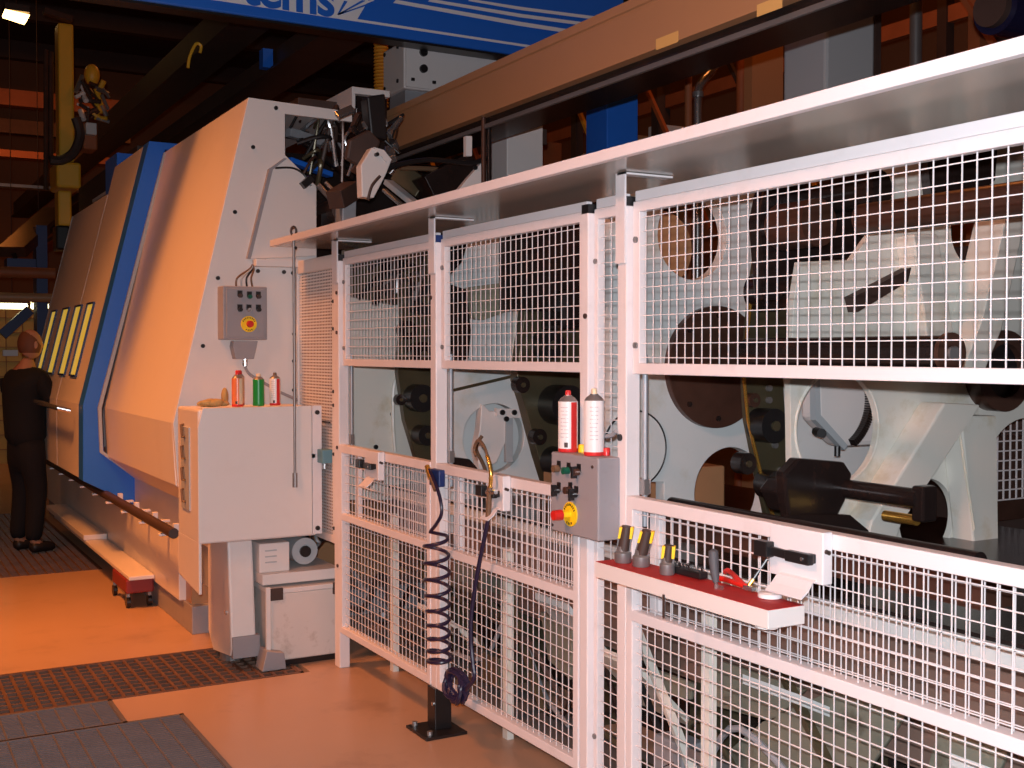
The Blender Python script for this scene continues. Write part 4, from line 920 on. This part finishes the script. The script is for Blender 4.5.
pcs = [(2.244, 5.75, 2.863), (2.34, 5.75, 2.752), (2.436, 5.75, 2.638), (2.536, 5.75, 2.855), (2.334, 5.75, 2.714), (2.431, 5.75, 2.601), (2.53, 5.75, 2.817), (2.328, 5.75, 2.677), (2.425, 5.75, 2.563), (2.524, 5.75, 2.779), (2.322, 5.75, 2.64), (2.42, 5.75, 2.855), (2.518, 5.75, 2.741), (2.316, 5.75, 2.602), (2.414, 5.75, 2.817), (2.512, 5.75, 2.703), (2.311, 5.75, 2.565), (2.408, 5.75, 2.779), (2.506, 5.75, 2.666), (2.306, 5.75, 2.854), (2.402, 5.75, 2.742), (2.5, 5.75, 2.628), (2.3, 5.75, 2.816), (2.396, 5.75, 2.704), (2.494, 5.75, 2.59), (2.294, 5.75, 2.779)]
for k, p in enumerate(pcs):
    d = Vector((rnd.uniform(-1,1), rnd.uniform(-.6,.6), rnd.uniform(-1,1))).normalized()
    L = rnd.uniform(.02, .07)
    m_ = [steel, oily, dullsteel, black, brownsteel, darksteel][k % 6]
    if k % 2: MB().cyl(Vector(p)-d*L, Vector(p)+d*L, rnd.uniform(.008, .022), 12).build('fitting', m_, gr, smooth=True)
    else: MB().obox(p, d, d.orthogonal(), d.cross(d.orthogonal()), L, rnd.uniform(.01,.03), rnd.uniform(.01,.025)).build('bracket_piece', m_, gr, bevel=.003)
for k, pts in enumerate([[(2.401, 5.6, 2.541), (2.48, 5.6, 2.584), (2.666, 5.6, 2.625), (2.906, 5.6, 2.628), (3.005, 5.6, 2.663)], [(2.336, 5.5, 2.502), (2.291, 5.5, 2.448), (2.269, 5.5, 2.375)], [(2.303, 5.8, 2.794), (2.263, 5.8, 2.726), (2.302, 5.8, 2.624), (2.279, 5.8, 2.537)], [(2.46, 5.9, 2.988), (2.424, 5.9, 2.909), (2.459, 5.9, 2.836), (2.436, 5.9, 2.758)], [(3.016, 6.0, 2.481), (2.997, 6.0, 2.595), (2.92, 6.0, 2.646), (2.67, 6.0, 2.638)]]):
    MB().tube(bez(pts), .014 if k in (0, 4) else .008, 8).build('hose', [black, darksteel, steel, steel, hosebr][k], gr, smooth=True)
# interior seen through the opening of the end plate and right of it
il = thing('loader_mechanism', 'dark loader mechanism with pale rails and hoses inside the machine opening', 'mechanism', (2.9, 6.8, 2.3))
for (p, q, w, h, m_) in [((288,180,6.5),(300,150,6.7),0,0,None)]: pass
R_ = [((2.169, 6.45, 2.867), (2.575, 6.6, 2.822), 0.05, 0.05, 'g'), ((2.151, 6.4, 2.698), (2.441, 6.5, 2.648), 0.06, 0.03, 'b'), ((2.206, 6.35, 2.809), (2.58, 6.5, 2.641), 0.035, 0.03, 'k'), ((2.294, 6.3, 2.554), (2.418, 6.2, 2.38), 0.03, 0.03, 's'), ((2.336, 6.3, 2.574), (2.46, 6.2, 2.411), 0.015, 0.02, 's'), ((2.282, 6.0, 2.433), (2.421, 6.1, 2.51), 0.1, 0.1, 'd'), ((2.553, 5.9, 2.538), (2.636, 5.6, 2.347), 0.06, 0.03, 'l'), ((2.529, 5.9, 2.493), (2.606, 5.7, 2.345), 0.03, 0.02, 's'), ((2.759, 6.2, 2.649), (2.872, 6.1, 2.541), 0.16, 0.12, 'c'), ((2.378, 6.1, 2.256), (2.385, 6.1, 2.507), 0.12, 0.08, 'g'), ((2.825, 6.0, 2.497), (3.114, 6.0, 2.661), 0.2, 0.2, 'k'), ((2.333, 6.9, 3.042), (2.726, 6.9, 3.038), 0.3, 0.2, 'd')]
MM = dict(g=galv, b=blue, k=oily, s=steel, d=darksteel, l=greylt, c=olive)
for (p, q, w, h, m_) in R_: MB().bar(p, q, w, h).build('rail_piece', MM[m_], il, bevel=.004)
MB().box(2.25, 4.4, 7.3, 7.4, 2.0, 2.9).build('dark_back', oily, il)
MB().prism('y', 6.25, 6.45, [(2.293, 2.383), (2.451, 2.433), (2.45, 2.22), (2.292, 2.195)]).build('dark_box', oily, il)
for k in range(12):
    p = [(2.147, 6.35, 2.871), (2.223, 6.35, 2.703), (2.3, 6.35, 2.532), (2.38, 6.35, 2.761), (2.458, 6.35, 2.589), (2.188, 6.35, 2.79), (2.264, 6.35, 2.62), (2.344, 6.35, 2.85), (2.422, 6.35, 2.678), (2.151, 6.35, 2.482), (2.229, 6.35, 2.709), (2.306, 6.35, 2.538)][k]
    q = [(2.258, 6.5, 2.942), (2.373, 6.5, 2.713), (2.493, 6.5, 2.953), (2.3, 6.5, 2.696), (2.418, 6.5, 2.934), (2.536, 6.5, 2.703), (2.344, 6.5, 2.915), (2.46, 6.5, 2.685), (2.27, 6.5, 2.896), (2.385, 6.5, 2.667), (2.505, 6.5, 2.907), (2.312, 6.5, 2.65)][k]
    MB().tube(bez([p, ((p[0]+q[0])/2, 6.3, max(p[2], q[2])+.04), q]), .008+.003*(k % 3), 8).build('hose', [black, olive, darksteel, steel, brownsteel][k % 5], il, smooth=True)
q = (2.388, 6.2, 2.407)
MB().cyl((q[0], 6.15, q[2]), (q[0], 6.4, q[2]), .07, 20).build('round_motor', darksteel, il, smooth=True)
# pale inner cover plate pieces right of the mechanism
cvp = thing('cover_plate', 'pale grey cover plate standing behind the canopy left of the white column', 'cover', (2.845, 5.6, 2.37))
MB().prism('y', 5.6, 5.64, [(2.707, 2.298), (2.761, 2.392), (2.894, 2.546), (2.992, 2.651), (2.992, 2.352)]).build('plate_sheet', shell, cvp, bevel=.003)
MB().prism('y', 5.6, 5.63, [(2.882, 2.772), (2.919, 2.775), (2.918, 2.667), (2.882, 2.664)]).build('small_tab', shell, cvp)
q = (2.937, 5.6, 2.604); MB().cyl((q[0], 5.59, q[2]), (q[0], 5.6, q[2]), .012, 10).build('bolt', black, cvp)
pv = thing('pipe_run', 'pair of dark vertical pipes in front of the white column', 'pipe', (2.963, 5.5, 2.501))
for xx, m_ in ((483.5, brownsteel), (489, oily)): 
    q = {483.5: (2.936, 5.5, 2.338), 489: (2.969, 5.5, 2.34)}[xx]
    MB().cyl((q[0], 5.5, q[2]-.3), (q[0], 5.5, q[2]+.62), .013, 12).build('pipe', m_, pv, smooth=True)
# ---- columns behind
def col(name, label, cat, X0, pL, pM, pR, m, z1=4.2, depth=None):
    y0 = None
def column(name, label, y, pxl, pxr, pxb, m, z0, z1):
    pass
wc = thing('support_column', 'pale grey square column between the machine head and the blue column', 'column', (3.658, 6.3, 2.682))
xa, xb = 3.529, 3.79
yb_ = 6.577
MB().box(xa, xb, 6.3, yb_, 0.0, 3.4).build('column_body', shell, wc, bevel=.006)
MB().box(xa-.06, xb+.06, 6.24, yb_+.06, 0, .02).build('base_plate', shell, wc)
bc = thing('support_column', 'blue square column standing behind the gantry beam', 'column', (4.589, 6.6, 3.132))
xa, xb = 4.481, 4.741
yb_ = 6.862
MB().box(xa, xb, 6.6, yb_, 0.0, 3.9).build('column_body', blue, bc, bevel=.006)
MB().box(xa-.06, xb+.06, 6.54, yb_+.06, 0, .02).build('base_plate', blue, bc)
wb = thing('tall_cabinet', 'tall pale grey electrical cabinet behind the canopy on the right', 'cabinet', (5.021, 4.9, 3.292))
xa, xb = 4.833, 5.223
yb_ = 5.254
MB().box(xa, xb, 4.9, yb_, 0.0, 4.2).build('cabinet_body', greylt, wb, bevel=.02)
MB().box(xb, xb+.05, 4.9, yb_, 0.0, 4.2).build('edge_profile', darksteel, wb)
bp2 = MB().box(6.558, 6.902, 7.5, 7.6, 0, 4.4)
tag(bp2.build('brown_panel', beamm), 'brown upright panel beside the tall grey cabinet', 'panel')
# shiny bent pipe
q = (5.508, 6.9, 3.268)
bpz = thing('bent_pipe', 'shiny metal pipe with elbow rising behind the canopy', 'pipe', (q[0], 6.9, 0))
MB().tube([(q[0], 6.9, 0.0)]+[tuple(v) for v in bez([(5.508, 6.9, 3.194), (5.506, 6.9, 3.529), (5.544, 6.9, 3.63), (5.62, 6.9, 3.706), (5.696, 6.9, 3.798), (5.734, 6.9, 3.893), (5.676, 6.9, 3.961)], 5)], .032, 14).build('pipe_tube', steel, bpz, smooth=True)
MB().cyl((5.506, 6.9, 3.514), (5.506, 6.9, 3.551), .042, 16).build('pipe_collar', dullsteel, bpz)
MB().cyl((q[0]-.07, 6.93, 0), (q[0]-.07, 6.93, 3.7), .028, 14).build('brown_pipe', rust, bpz, smooth=True)
# storage rack with orange girders behind
rk = thing('storage_rack', 'rust orange girder rack full of parts in the dark behind the machine', 'rack', (7.2, 7.0, 0))
for y in (3.2, 4.4, 5.6, 6.9, 8.1, 9.4, 10.9, 12.4, 14.0, 15.6):
    for x in (7.0, 8.2):
        MB().box(x-.05, x+.05, y-.05, y+.05, 0, 6.2).build('rack_upright', rust if y in (4.4, 8.1, 12.4, 5.6) else darksteel, rk)
for z in (2.75, 3.55, 4.5, 5.4):
    for x in (7.0, 8.2): MB().box(x-.03, x+.03, 3.0, 16, z-.07, z+.07).build('rack_girder', rust, rk)
rnd = random.Random(11)
for k in range(26):
    y = 3.4+k*.47; z = rnd.choice((2.82, 3.62, 4.57)); h = rnd.uniform(.15, .5)
    MB().box(7.1, 7.1+rnd.uniform(.3, .9), y, y+rnd.uniform(.15, .4), z, z+h).build('stored_box', rnd.choice((darksteel, dullsteel, oily, beamm, rust, shell)), rk, bevel=.01)
for k in range(9):
    y = 3.5+k*1.25
    MB().bar((6.93, y, 2.75), (6.93, y+1.1, 4.4), .04, .04).build('diagonal_brace', [darksteel, rust, yellow][k % 3], rk)
for k in range(5):
    y = 4.0+k*1.9
    MB().cyl((6.7, y, 0), (6.7, y, 5.8), .045, 14).build('vertical_pipe', [brownsteel, dullsteel, rust][k % 3], rk, smooth=True)
nm = thing('overhead_motor', 'dark navy motor hanging in the top right corner above the canopy', 'motor', (4.732, 3.6, 3.159))
q = Vector((4.731, 3.6, 3.196))
MB().cyl(q+Vector((-.12, 0, 0)), q+Vector((.5, 0, 0)), .12, 28).build('motor_body', mat('navy_gloss', (.01, .01, .035), .15), nm, smooth=True)
MB().cyl(q+Vector((-.16, 0, 0)), q+Vector((-.12, 0, 0)), .09, 28).build('motor_flange', darksteel, nm, smooth=True)
MB().box(q.x, q.x+.08, 3.58, 3.68, q.z+.1, 7.9).build('motor_hanger', darksteel, nm)
# ---- blue overhead crane beam with lettering
cr = thing('crane_beam', 'blue overhead beam with white lettering and stripes across the top', 'crane beam', (3.0, 7.0, 3.62))
YC = 7.0
zb0, zb1 = 3.659, 4.25
MB().box(0.2, 4.9, YC, YC+.16, zb0, zb1).build('beam_box', blue, cr, bevel=.01)
wl = 3.731
wm = mat('lettering_white', (.80, .80, .84), .45)
MB().box(0.2, 4.9, YC-.004, YC, wl-.008, wl+.008).build('stripe', wm, cr)
MB().prism('y', YC-.003, YC-.0005, [(1.975, 3.724), (2.81, 3.726), (2.921, 3.915), (2.977, 4.142), (2.007, 3.981)]).build('white_field', wm, cr)
for pts in [[(3.089, 3.902), (4.024, 3.89), (4.777, 3.894), (4.777, 3.869), (4.024, 3.862), (3.068, 3.879)], [(3.335, 3.945), (4.024, 3.945), (4.777, 3.966), (4.777, 3.944), (4.024, 3.921), (3.32, 3.926)], [(3.634, 3.989), (4.024, 3.993), (4.777, 4.02), (4.777, 3.998), (4.024, 3.972), (3.619, 3.974)]]:
    MB().prism('y', YC-.005, YC, pts).build('stripe', wm, cr)
for k in range(5):
    a = (2.681, 3.749)
    b = [(2.728, 3.842), (2.79, 3.853), (2.851, 3.865), (2.914, 3.877), (2.977, 3.889)][k]
    MB().prism('y', YC-.007, YC-.004, [(a[0], a[1]), (b[0], b[1]), (b[0]+.022, b[1]-.002), (a[0]+.008, a[1]-.004)]).build('fan_line', [blue, wm, blue, wm, blue][k], cr)
cu = bpy.data.curves.new('lettering', 'FONT'); cu.body = 'tems'; cu.size = 0.46; cu.extrude = 0.002; cu.offset = 0.011; cu.space_character = 0.95
to = bpy.data.objects.new('lettering_tmp', cu); COL.objects.link(to)
bpy.context.view_layer.update()
me = bpy.data.meshes.new_from_object(to.evaluated_get(bpy.context.evaluated_depsgraph_get()))
bpy.data.objects.remove(to)
wmax = max(v.co.x for v in me.vertices); wmin = min(v.co.x for v in me.vertices)
tx1 = 2.661; tzb = 3.734
ks = (tx1 - 2.061)/(wmax-wmin)
for v in me.vertices: v.co = Vector(((v.co.x - wmax)*ks + tx1, YC-.006 - v.co.z, v.co.y*ks + tzb)) - ORG[cr.name]
lo = bpy.data.objects.new('lettering', me); COL.objects.link(lo); me.materials.append(blue); lo.parent = cr
MB().box(0.2, 4.9, YC+.02, YC+.15, zb0-.015, zb0).build('beam_flange', black, cr)
# second dark gantry beams going away on the left
for i, (lab, a, b) in enumerate([('upper dark roof girder running away above the machine', (2.62, 4.20), (.22, .26)), ('middle dark roof girder just right of the upper one', (3.0, 3.92), (.25, .16)), ('lower dark roof girder nearest the sloping machine roof', (3.0, 3.55), (.18, .10))]):
    t = thing('roof_girder', lab, 'girder', (a[0], 12, a[1]))
    ys = (7.6, 7.6, 9.426)[i]
    MB().box(a[0], a[0]+b[0], ys, 24, a[1], a[1]+b[1]).build('girder_web', darksteel, t)
    MB().box(a[0]-.05, a[0]+b[0]+.05, ys, 24, a[1]-.02, a[1]).build('girder_flange', rust if i == 2 else darksteel, t)
q = [(2.887, 4.065), (2.97, 3.914)]
tag(MB().box(q[0][0], q[1][0], 9.2, 9.3, q[1][1], q[0][1]).build('girder_bracket', blue), 'small blue bracket at the near end of the lowest roof girder', 'bracket')
# amber cable loop
q = [(2.233, 9.0, 3.783), (2.249, 9.0, 3.876), (2.296, 9.0, 3.974), (2.334, 9.0, 3.964), (2.326, 9.0, 3.909)]
MB().tube(bez(q), .012, 8).build('cable_loop', yellow, [o for o in COL.objects if o.name == 'roof_girder'][0], smooth=True)
# yellow loader column and machine head far left
yc = thing('yellow_loader', 'tall yellow loader column rising behind the machine at the left', 'loader', (1.929, 13.0, 2.683))
a0 = [(1.873, 5.07), (2.028, 3.619)]
MB().box(a0[0][0], a0[1][0], 13, 13.25, a0[1][1], a0[0][1]).build('column', yellow, yc, bevel=.02)
b0 = [(1.815, 3.587), (2.06, 3.313)]
MB().box(b0[0][0], b0[1][0], 12.8, 13.3, b0[1][1], b0[0][1]).build('head_box', yellow, yc, bevel=.03)
b0 = [(1.813, 3.271), (1.946, 2.909)]
MB().box(b0[0][0], b0[1][0], 12.7, 12.95, b0[1][1], b0[0][1]).build('tool_holder', yellow, yc, bevel=.02)
b0 = [(1.79, 2.911), (1.924, 2.66)]
MB().box(b0[0][0], b0[1][0], 12.7, 12.95, b0[1][1], b0[0][1]).build('black_nozzle', black, yc, bevel=.02)
b0 = [(2.097, 4.03), (2.245, 3.749)]
MB().box(b0[0][0], b0[1][0], 12.9, 13.2, b0[1][1], b0[0][1]).build('side_box', rust, yc, bevel=.02)
b0 = [(2.11, 4.014), (2.219, 3.889)]
MB().box(b0[0][0], b0[1][0], 12.8, 12.9, b0[1][1], b0[0][1]).build('white_plate', shell, yc, bevel=.01)
b0 = (2.209, 13.0, 4.556)
MB().ball(b0, .09, 14, 8, (.9, .9, 1.3)).build('yellow_dome', yellow, yc, smooth=True)
pcs = [(2.061, 12.9, 4.424), (2.169, 12.9, 4.258), (2.279, 12.9, 4.09), (2.109, 12.9, 4.293), (2.219, 12.9, 4.126), (2.332, 12.9, 4.36), (2.158, 12.9, 4.162), (2.272, 12.9, 4.395), (2.098, 12.9, 4.198), (2.211, 12.9, 4.431), (2.321, 12.9, 4.263), (2.147, 12.9, 4.066), (2.261, 12.9, 4.299), (2.087, 12.9, 4.102), (2.2, 12.9, 4.335), (2.31, 12.9, 4.167), (2.14, 12.9, 4.37), (2.25, 12.9, 4.203), (2.08, 12.9, 4.405), (2.189, 12.9, 4.239), (2.299, 12.9, 4.071), (2.129, 12.9, 4.275), (2.239, 12.9, 4.107), (2.069, 12.9, 4.31), (2.178, 12.9, 4.143), (2.292, 12.9, 4.377)]
rnd = random.Random(5)
for k, p in enumerate(pcs):
    d = Vector((rnd.uniform(-1,1), rnd.uniform(-.6,.6), rnd.uniform(-1,1))).normalized(); L = rnd.uniform(.05, .12)
    MB().cyl(Vector(p)-d*L, Vector(p)+d*L, rnd.uniform(.012, .03), 8).build('fitting', [dullsteel, darksteel, yellow, shell, brownsteel][k % 5], yc)
MB().tube(bez([(2.011, 12.8, 4.046), (2.049, 12.8, 3.873), (1.988, 12.8, 3.691), (1.869, 12.8, 3.598), (1.752, 12.8, 3.588)]), .05, 8).build('cable_hose', darksteel, yc, smooth=True)
for px_ in (0, 1):
    p, q = ((1.739, 12.9, 4.738), (1.724, 12.9, 3.29)) if px_ == 0 else ((1.787, 12.9, 4.724), (1.776, 12.9, 3.605))
    MB().cyl(p, q, .025, 8).build('vertical_pipe', brownsteel, yc, smooth=True)
MB().bar((1.737, 13.0, 5.165), (2.013, 13.0, 5.111), .1, .06).build('top_bracket', brownsteel, yc)
MB().box(2.0, 2.2, 13.05, 13.2, 0, 3.0).build('pedestal', darksteel, yc)
# far hall: dark wall bands, pipes, lamps, lockers
fb = [('red brown wall beam high on the far left', 88, 104, 20, rust), ('dull brown wall beam in the middle of the far left', 118, 132, 20, brownsteel), ('orange pipe rail on the far left at head of the yellow column', 149, 156, 19, rust), ('pale steel rail above the conveyor at the far left', 183, 186, 17, dullsteel)]
for lab, ya, yb2, yy, m_ in fb:
    z0 = {88: [(2.008, 5.781), (2.005, 5.529)], 118: [(2.003, 5.308), (2.0, 5.088)], 149: [(1.897, 4.659), (1.896, 4.554)], 183: [(1.693, 3.881), (1.692, 3.84)]}[ya]
    tag(MB().box(-2, 4.0, yy, yy+.2, z0[1][1], z0[0][1]).build('wall_beam', m_), lab, 'beam')
cv = thing('conveyor', 'dark overhead conveyor slanting down behind the man at the far left', 'conveyor', (1.696, 14.0, 2.75))
MB().bar((1.508, 14.0, 2.72), (2.116, 15.0, 3.306), .3, .12).build('conveyor_belt', brownsteel, cv)
MB().bar((1.529, 14.0, 2.676), (2.046, 14.6, 3.095), .05, .06).build('conveyor_side', black, cv)
b0 = [(1.787, 3.054), (1.906, 2.201)]; MB().box(b0[0][0], b0[1][0], 14.2, 14.5, 0, b0[0][1]).build('blue_support', bluedk, cv)
b0 = [(1.467, 2.658), (1.769, 2.534)]; MB().box(b0[0][0], b0[1][0], 14.1, 14.4, b0[1][1], b0[0][1]).build('drive_box', bluedk, cv)
for lab, y1_, r_, m_ in (('upper pale pipe crossing behind the man', 272, .06, rust), ('lower brown pipe crossing behind the man', 297, .05, beamm)):
    p = {272: (1.443, 13.6, 2.47), 297: (1.44, 13.6, 2.2)}[y1_]
    tag(MB().cyl((-1.5, 13.6, p[2]), (1.9, 13.6, p[2]), r_, 14).build('wall_pipe', m_, smooth=True), lab, 'pipe')
for lab, a in (('long fluorescent light at the left picture edge above the man', [(1.553, 2.226), (1.906, 2.157)]), ('short fluorescent light right of the long one above the man', [(1.954, 2.235), (2.159, 2.161)])):
    t = thing('fluorescent_light', lab, 'lamp', (a[0][0], 16, a[1][1]))
    MB().box(a[0][0], a[1][0], 16, 16.15, a[1][1], a[0][1]).build('glowing_tube', tubem, t, bevel=.02)
    MB().box(a[0][0], a[1][0], 16, 16.2, a[0][1], a[0][1]+.05).build('lamp_housing', shell, t)
    MB().cyl(((a[0][0]+a[1][0])/2, 16.1, a[0][1]+.05), ((a[0][0]+a[1][0])/2, 16.1, 8.0), .005, 8).build('hanger', darksteel, t)
tile = mat('yellow_tiled_wall', (.50, .34, .07), .5, var=.1)
yw = MB().box(-3, 2.6, 18.0, 18.1, 0, 2.265)
struct(yw.build('wall_left', tile))
g = MB()
for k in range(26): g.box(-3+k*.22, -2.99+k*.22, 17.985, 18.0, 0, 2.3)
for k in range(11): g.box(-3, 2.6, 17.985, 18.0, .2+k*.21, .21+k*.21)
struct(g.build('trim_2', wallm))
tag(MB().bar((1.545, 15.5, 1.814), (1.869, 15.5, 2.127), .12, .12).build('slanted_strut', bluedk), 'dark slanted strut below the fluorescent lights at the far left', 'strut')
b0 = [(1.504, 1.628), (1.669, 1.556)]
tag(MB().box(b0[0][0], b0[1][0], 15, 15.1, b0[1][1], b0[0][1]).build('white_sign', paper), 'small white plate on the far left beside the head of the man', 'plate')
# the lamp at top left
lp = thing('sodium_lamp', 'glowing orange sodium lamp under the roof at the top left', 'lamp', (1.702, 15.0, 5.635))
a = [(1.571, 5.675), (1.846, 5.596)]
MB().prism('y', 15, 15.3, [(a[0][0], a[0][1]), (a[1][0], a[0][1]-.03), (a[1][0]-.03, a[1][1]), (a[0][0], a[1][1]+.05)]).build('lamp_glass', lampm, lp)
MB().box(a[0][0], a[1][0], 15.0, 15.35, a[0][1], a[0][1]+.08).build('lamp_housing', darksteel, lp)
MB().cyl(((a[0][0]+a[1][0])/2, 15.15, a[0][1]+.08), ((a[0][0]+a[1][0])/2, 15.15, 8.0), .006, 8).build('lamp_rod', darksteel, lp)
# roof beams
for k in range(6):
    tag(MB().box(-7, 12, 9.8+k*3.0, 10.0+k*3.0, 7.4, 7.75).build('roof_beam', darksteel), 'dark roof beam crossing the hall under the ceiling', 'beam', 'roof beams under the dark ceiling')
# ================================================================ PERSON
def skinned(name, verts, edges, radii, m, parent=None, root=0, sub=1, loc=None):
    me = bpy.data.meshes.new(name); o0 = ORG[parent.name] if parent else Vector(loc)
    me.from_pydata([Vector(v)-o0 for v in verts], edges, []); o = bpy.data.objects.new(name, me); COL.objects.link(o)
    me.materials.append(m)
    if parent: o.parent = parent
    else: o.location = o0
    ORG[o.name] = o0
    md = o.modifiers.new('skin', 'SKIN'); md.use_smooth_shade = True
    for i, r in enumerate(radii):
        rr = r if isinstance(r, tuple) else (r, r)
        me.skin_vertices[0].data[i].radius = rr; me.skin_vertices[0].data[i].use_root = (i == root)
    s_ = o.modifiers.new('sub', 'SUBSURF'); s_.levels = sub; s_.render_levels = sub
    return o
PX_, PY_ = 1.16, 9.95      # standing spot, back three-quarters to the camera, facing the machine (+x)
def T3(f, s, z): # f = forward towards the machine, s = to the man's left, z up
    a = radians(25)
    return Vector((PX_ + f*cos(a) - s*sin(a), PY_ + f*sin(a) + s*cos(a), z))
V = [T3(0,0,.95), T3(0,0,1.10), T3(-.01,0,1.28), T3(-.01,0,1.42), T3(.015,0,1.50), T3(.03,0,1.56)]
E_ = [(0,1),(1,2),(2,3),(3,4),(4,5)]
Rr = [.09, .09, .10, .09, .055, .055]
def add(p, r, frm):
    V.append(p); Rr.append(r); E_.append((frm, len(V)-1)); return len(V)-1
for s in (-1, 1):
    h = add(T3(.0, .09*s, .82), .062, 0); k = add(T3(.03, .10*s, .50), .062, h); a = add(T3(-.02, .11*s, .10), .042, k); b = add(T3(.06, .115*s, .045), .038, a); add(T3(.17, .12*s, .03), .030, b)
    sh_ = add(T3(0, .17*s, 1.40), .065, 3)
    if s == -1:
        e = add(T3(.12, .24*s, 1.16), .045, sh_); w = add(T3(.30, .20*s, 1.17), .030, e)
    else:
        e = add(T3(.05, .25*s, 1.13), .045, sh_); w = add(T3(.26, .20*s, 1.12), .030, e)
    p0 = Vector(V[w]); hd = (V[w]-V[e]).normalized()
    pa = add(p0 + hd*.07, .028, w)
    for j in range(4):
        o_ = (j-1.5)*.018; L = (.065, .075, .07, .055)[j]
        f1_ = add(p0 + hd*.10 + Vector((0, o_, -.005)), .010, pa); f2_ = add(p0 + hd*(.10+L*.55) + Vector((0, o_, -.015)), .009, f1_); add(p0 + hd*(.10+L*.9) + Vector((0, o_, -.04)), .008, f2_)
    t1 = add(p0 + hd*.06 + Vector((0, -s*.035, .0)), .011, pa); add(p0 + hd*.09 + Vector((0, -s*.050, -.02)), .009, t1)
man = skinned('person', V, E_, Rr, skin, loc=(PX_, PY_, 0), sub=1)
tag(man, 'person in a black jacket and dark trousers standing at the machine with a hand at its door handle', 'person')
man['label'] = 'person in black jacket and dark trousers standing at the machine door, back turned'
# head with face
hdm = MB()
hc3 = T3(.045, 0, 1.665)
hdm.ball(hc3, .1, 24, 16, (.92, .80, 1.18))
for v in hdm.b.verts:
    d = v.co - hc3; a = radians(25); f = d.x*cos(a)+d.y*sin(a); s = -d.x*sin(a)+d.y*cos(a)
    if d.z < 0: s *= (1 - .28*min(1, -d.z/.11)); f += .012*min(1, -d.z/.1)
    v.co = hc3 + Vector((f*cos(a)-s*sin(a), f*sin(a)+s*cos(a), d.z))
head = hdm.build('head', skin, man, smooth=True)
MB().ball(T3(.145, 0, 1.655), .016, 10, 8, (1, .8, 1.5)).build('nose', skin, head, smooth=True)
for s in (-1, 1):
    MB().ball(T3(.122, .033*s, 1.68), .011, 10, 8).build('eye', paper, head, smooth=True)
    MB().ball(T3(.04, .082*s, 1.66), .022, 10, 8, (.8, .4, 1.4)).build('ear', skin, head, smooth=True)
MB().ball(T3(.128, 0, 1.615), .02, 10, 8, (.5, 1.1, .28)).build('mouth', canred, head, smooth=True)
hr = MB(); hr.ball(hc3 + Vector((0, 0, .002)), .104, 64, 40, (.93, .82, 1.17))
kill = [v for v in hr.b.verts if ((v.co-hc3).x*cos(radians(25))+(v.co-hc3).y*sin(radians(25))) > .045 - max(0, (v.co-hc3).z)*.9 or (v.co-hc3).z < -.075]
bmesh.ops.delete(hr.b, geom=kill, context='VERTS')
hr.build('hair', hairm, man, smooth=True)
# jacket
V2_ = [T3(0,0,.80), T3(0,0,1.05), T3(-.015,0,1.25), T3(-.01,0,1.41), T3(.005,0,1.49)]
R2 = [.185, .175, .185, .155, .078]; E2 = [(0,1),(1,2),(2,3),(3,4)]
for s in (-1, 1):
    V2_.append(T3(0, .19*s, 1.39)); R2.append(.085); E2.append((3, len(V2_)-1))
    V2_.append(T3(.12, .25*s, 1.16) if s == -1 else T3(.05, .26*s, 1.13)); R2.append(.065); E2.append((len(V2_)-2, len(V2_)-1))
    V2_.append(T3(.28, .205*s, 1.17) if s == -1 else T3(.24, .205*s, 1.12)); R2.append(.048); E2.append((len(V2_)-2, len(V2_)-1))
skinned('jacket', V2_, E2, R2, cloth, parent=man)
V3_ = [T3(0,0,.98), T3(0,0,.86)]; R3 = [.14, .145]; E3 = [(0,1)]
for s in (-1, 1):
    for p, r in ((T3(.0, .085*s, .70), .105), (T3(.03, .10*s, .50), .085), (T3(-.02, .11*s, .08), .068)):
        V3_.append(p); R3.append(r); E3.append((1 if p.z > .65 else len(V3_)-2, len(V3_)-1))
skinned('trousers', V3_, E3, R3, cloth2, parent=man)
for s in (-1, 1):
    V4 = [T3(-.05, .11*s, .05), T3(.05, .115*s, .05), T3(.17, .12*s, .035)]
    skinned('shoe', V4, [(0,1),(1,2)], [.050, .050, .035], shoem, parent=man)
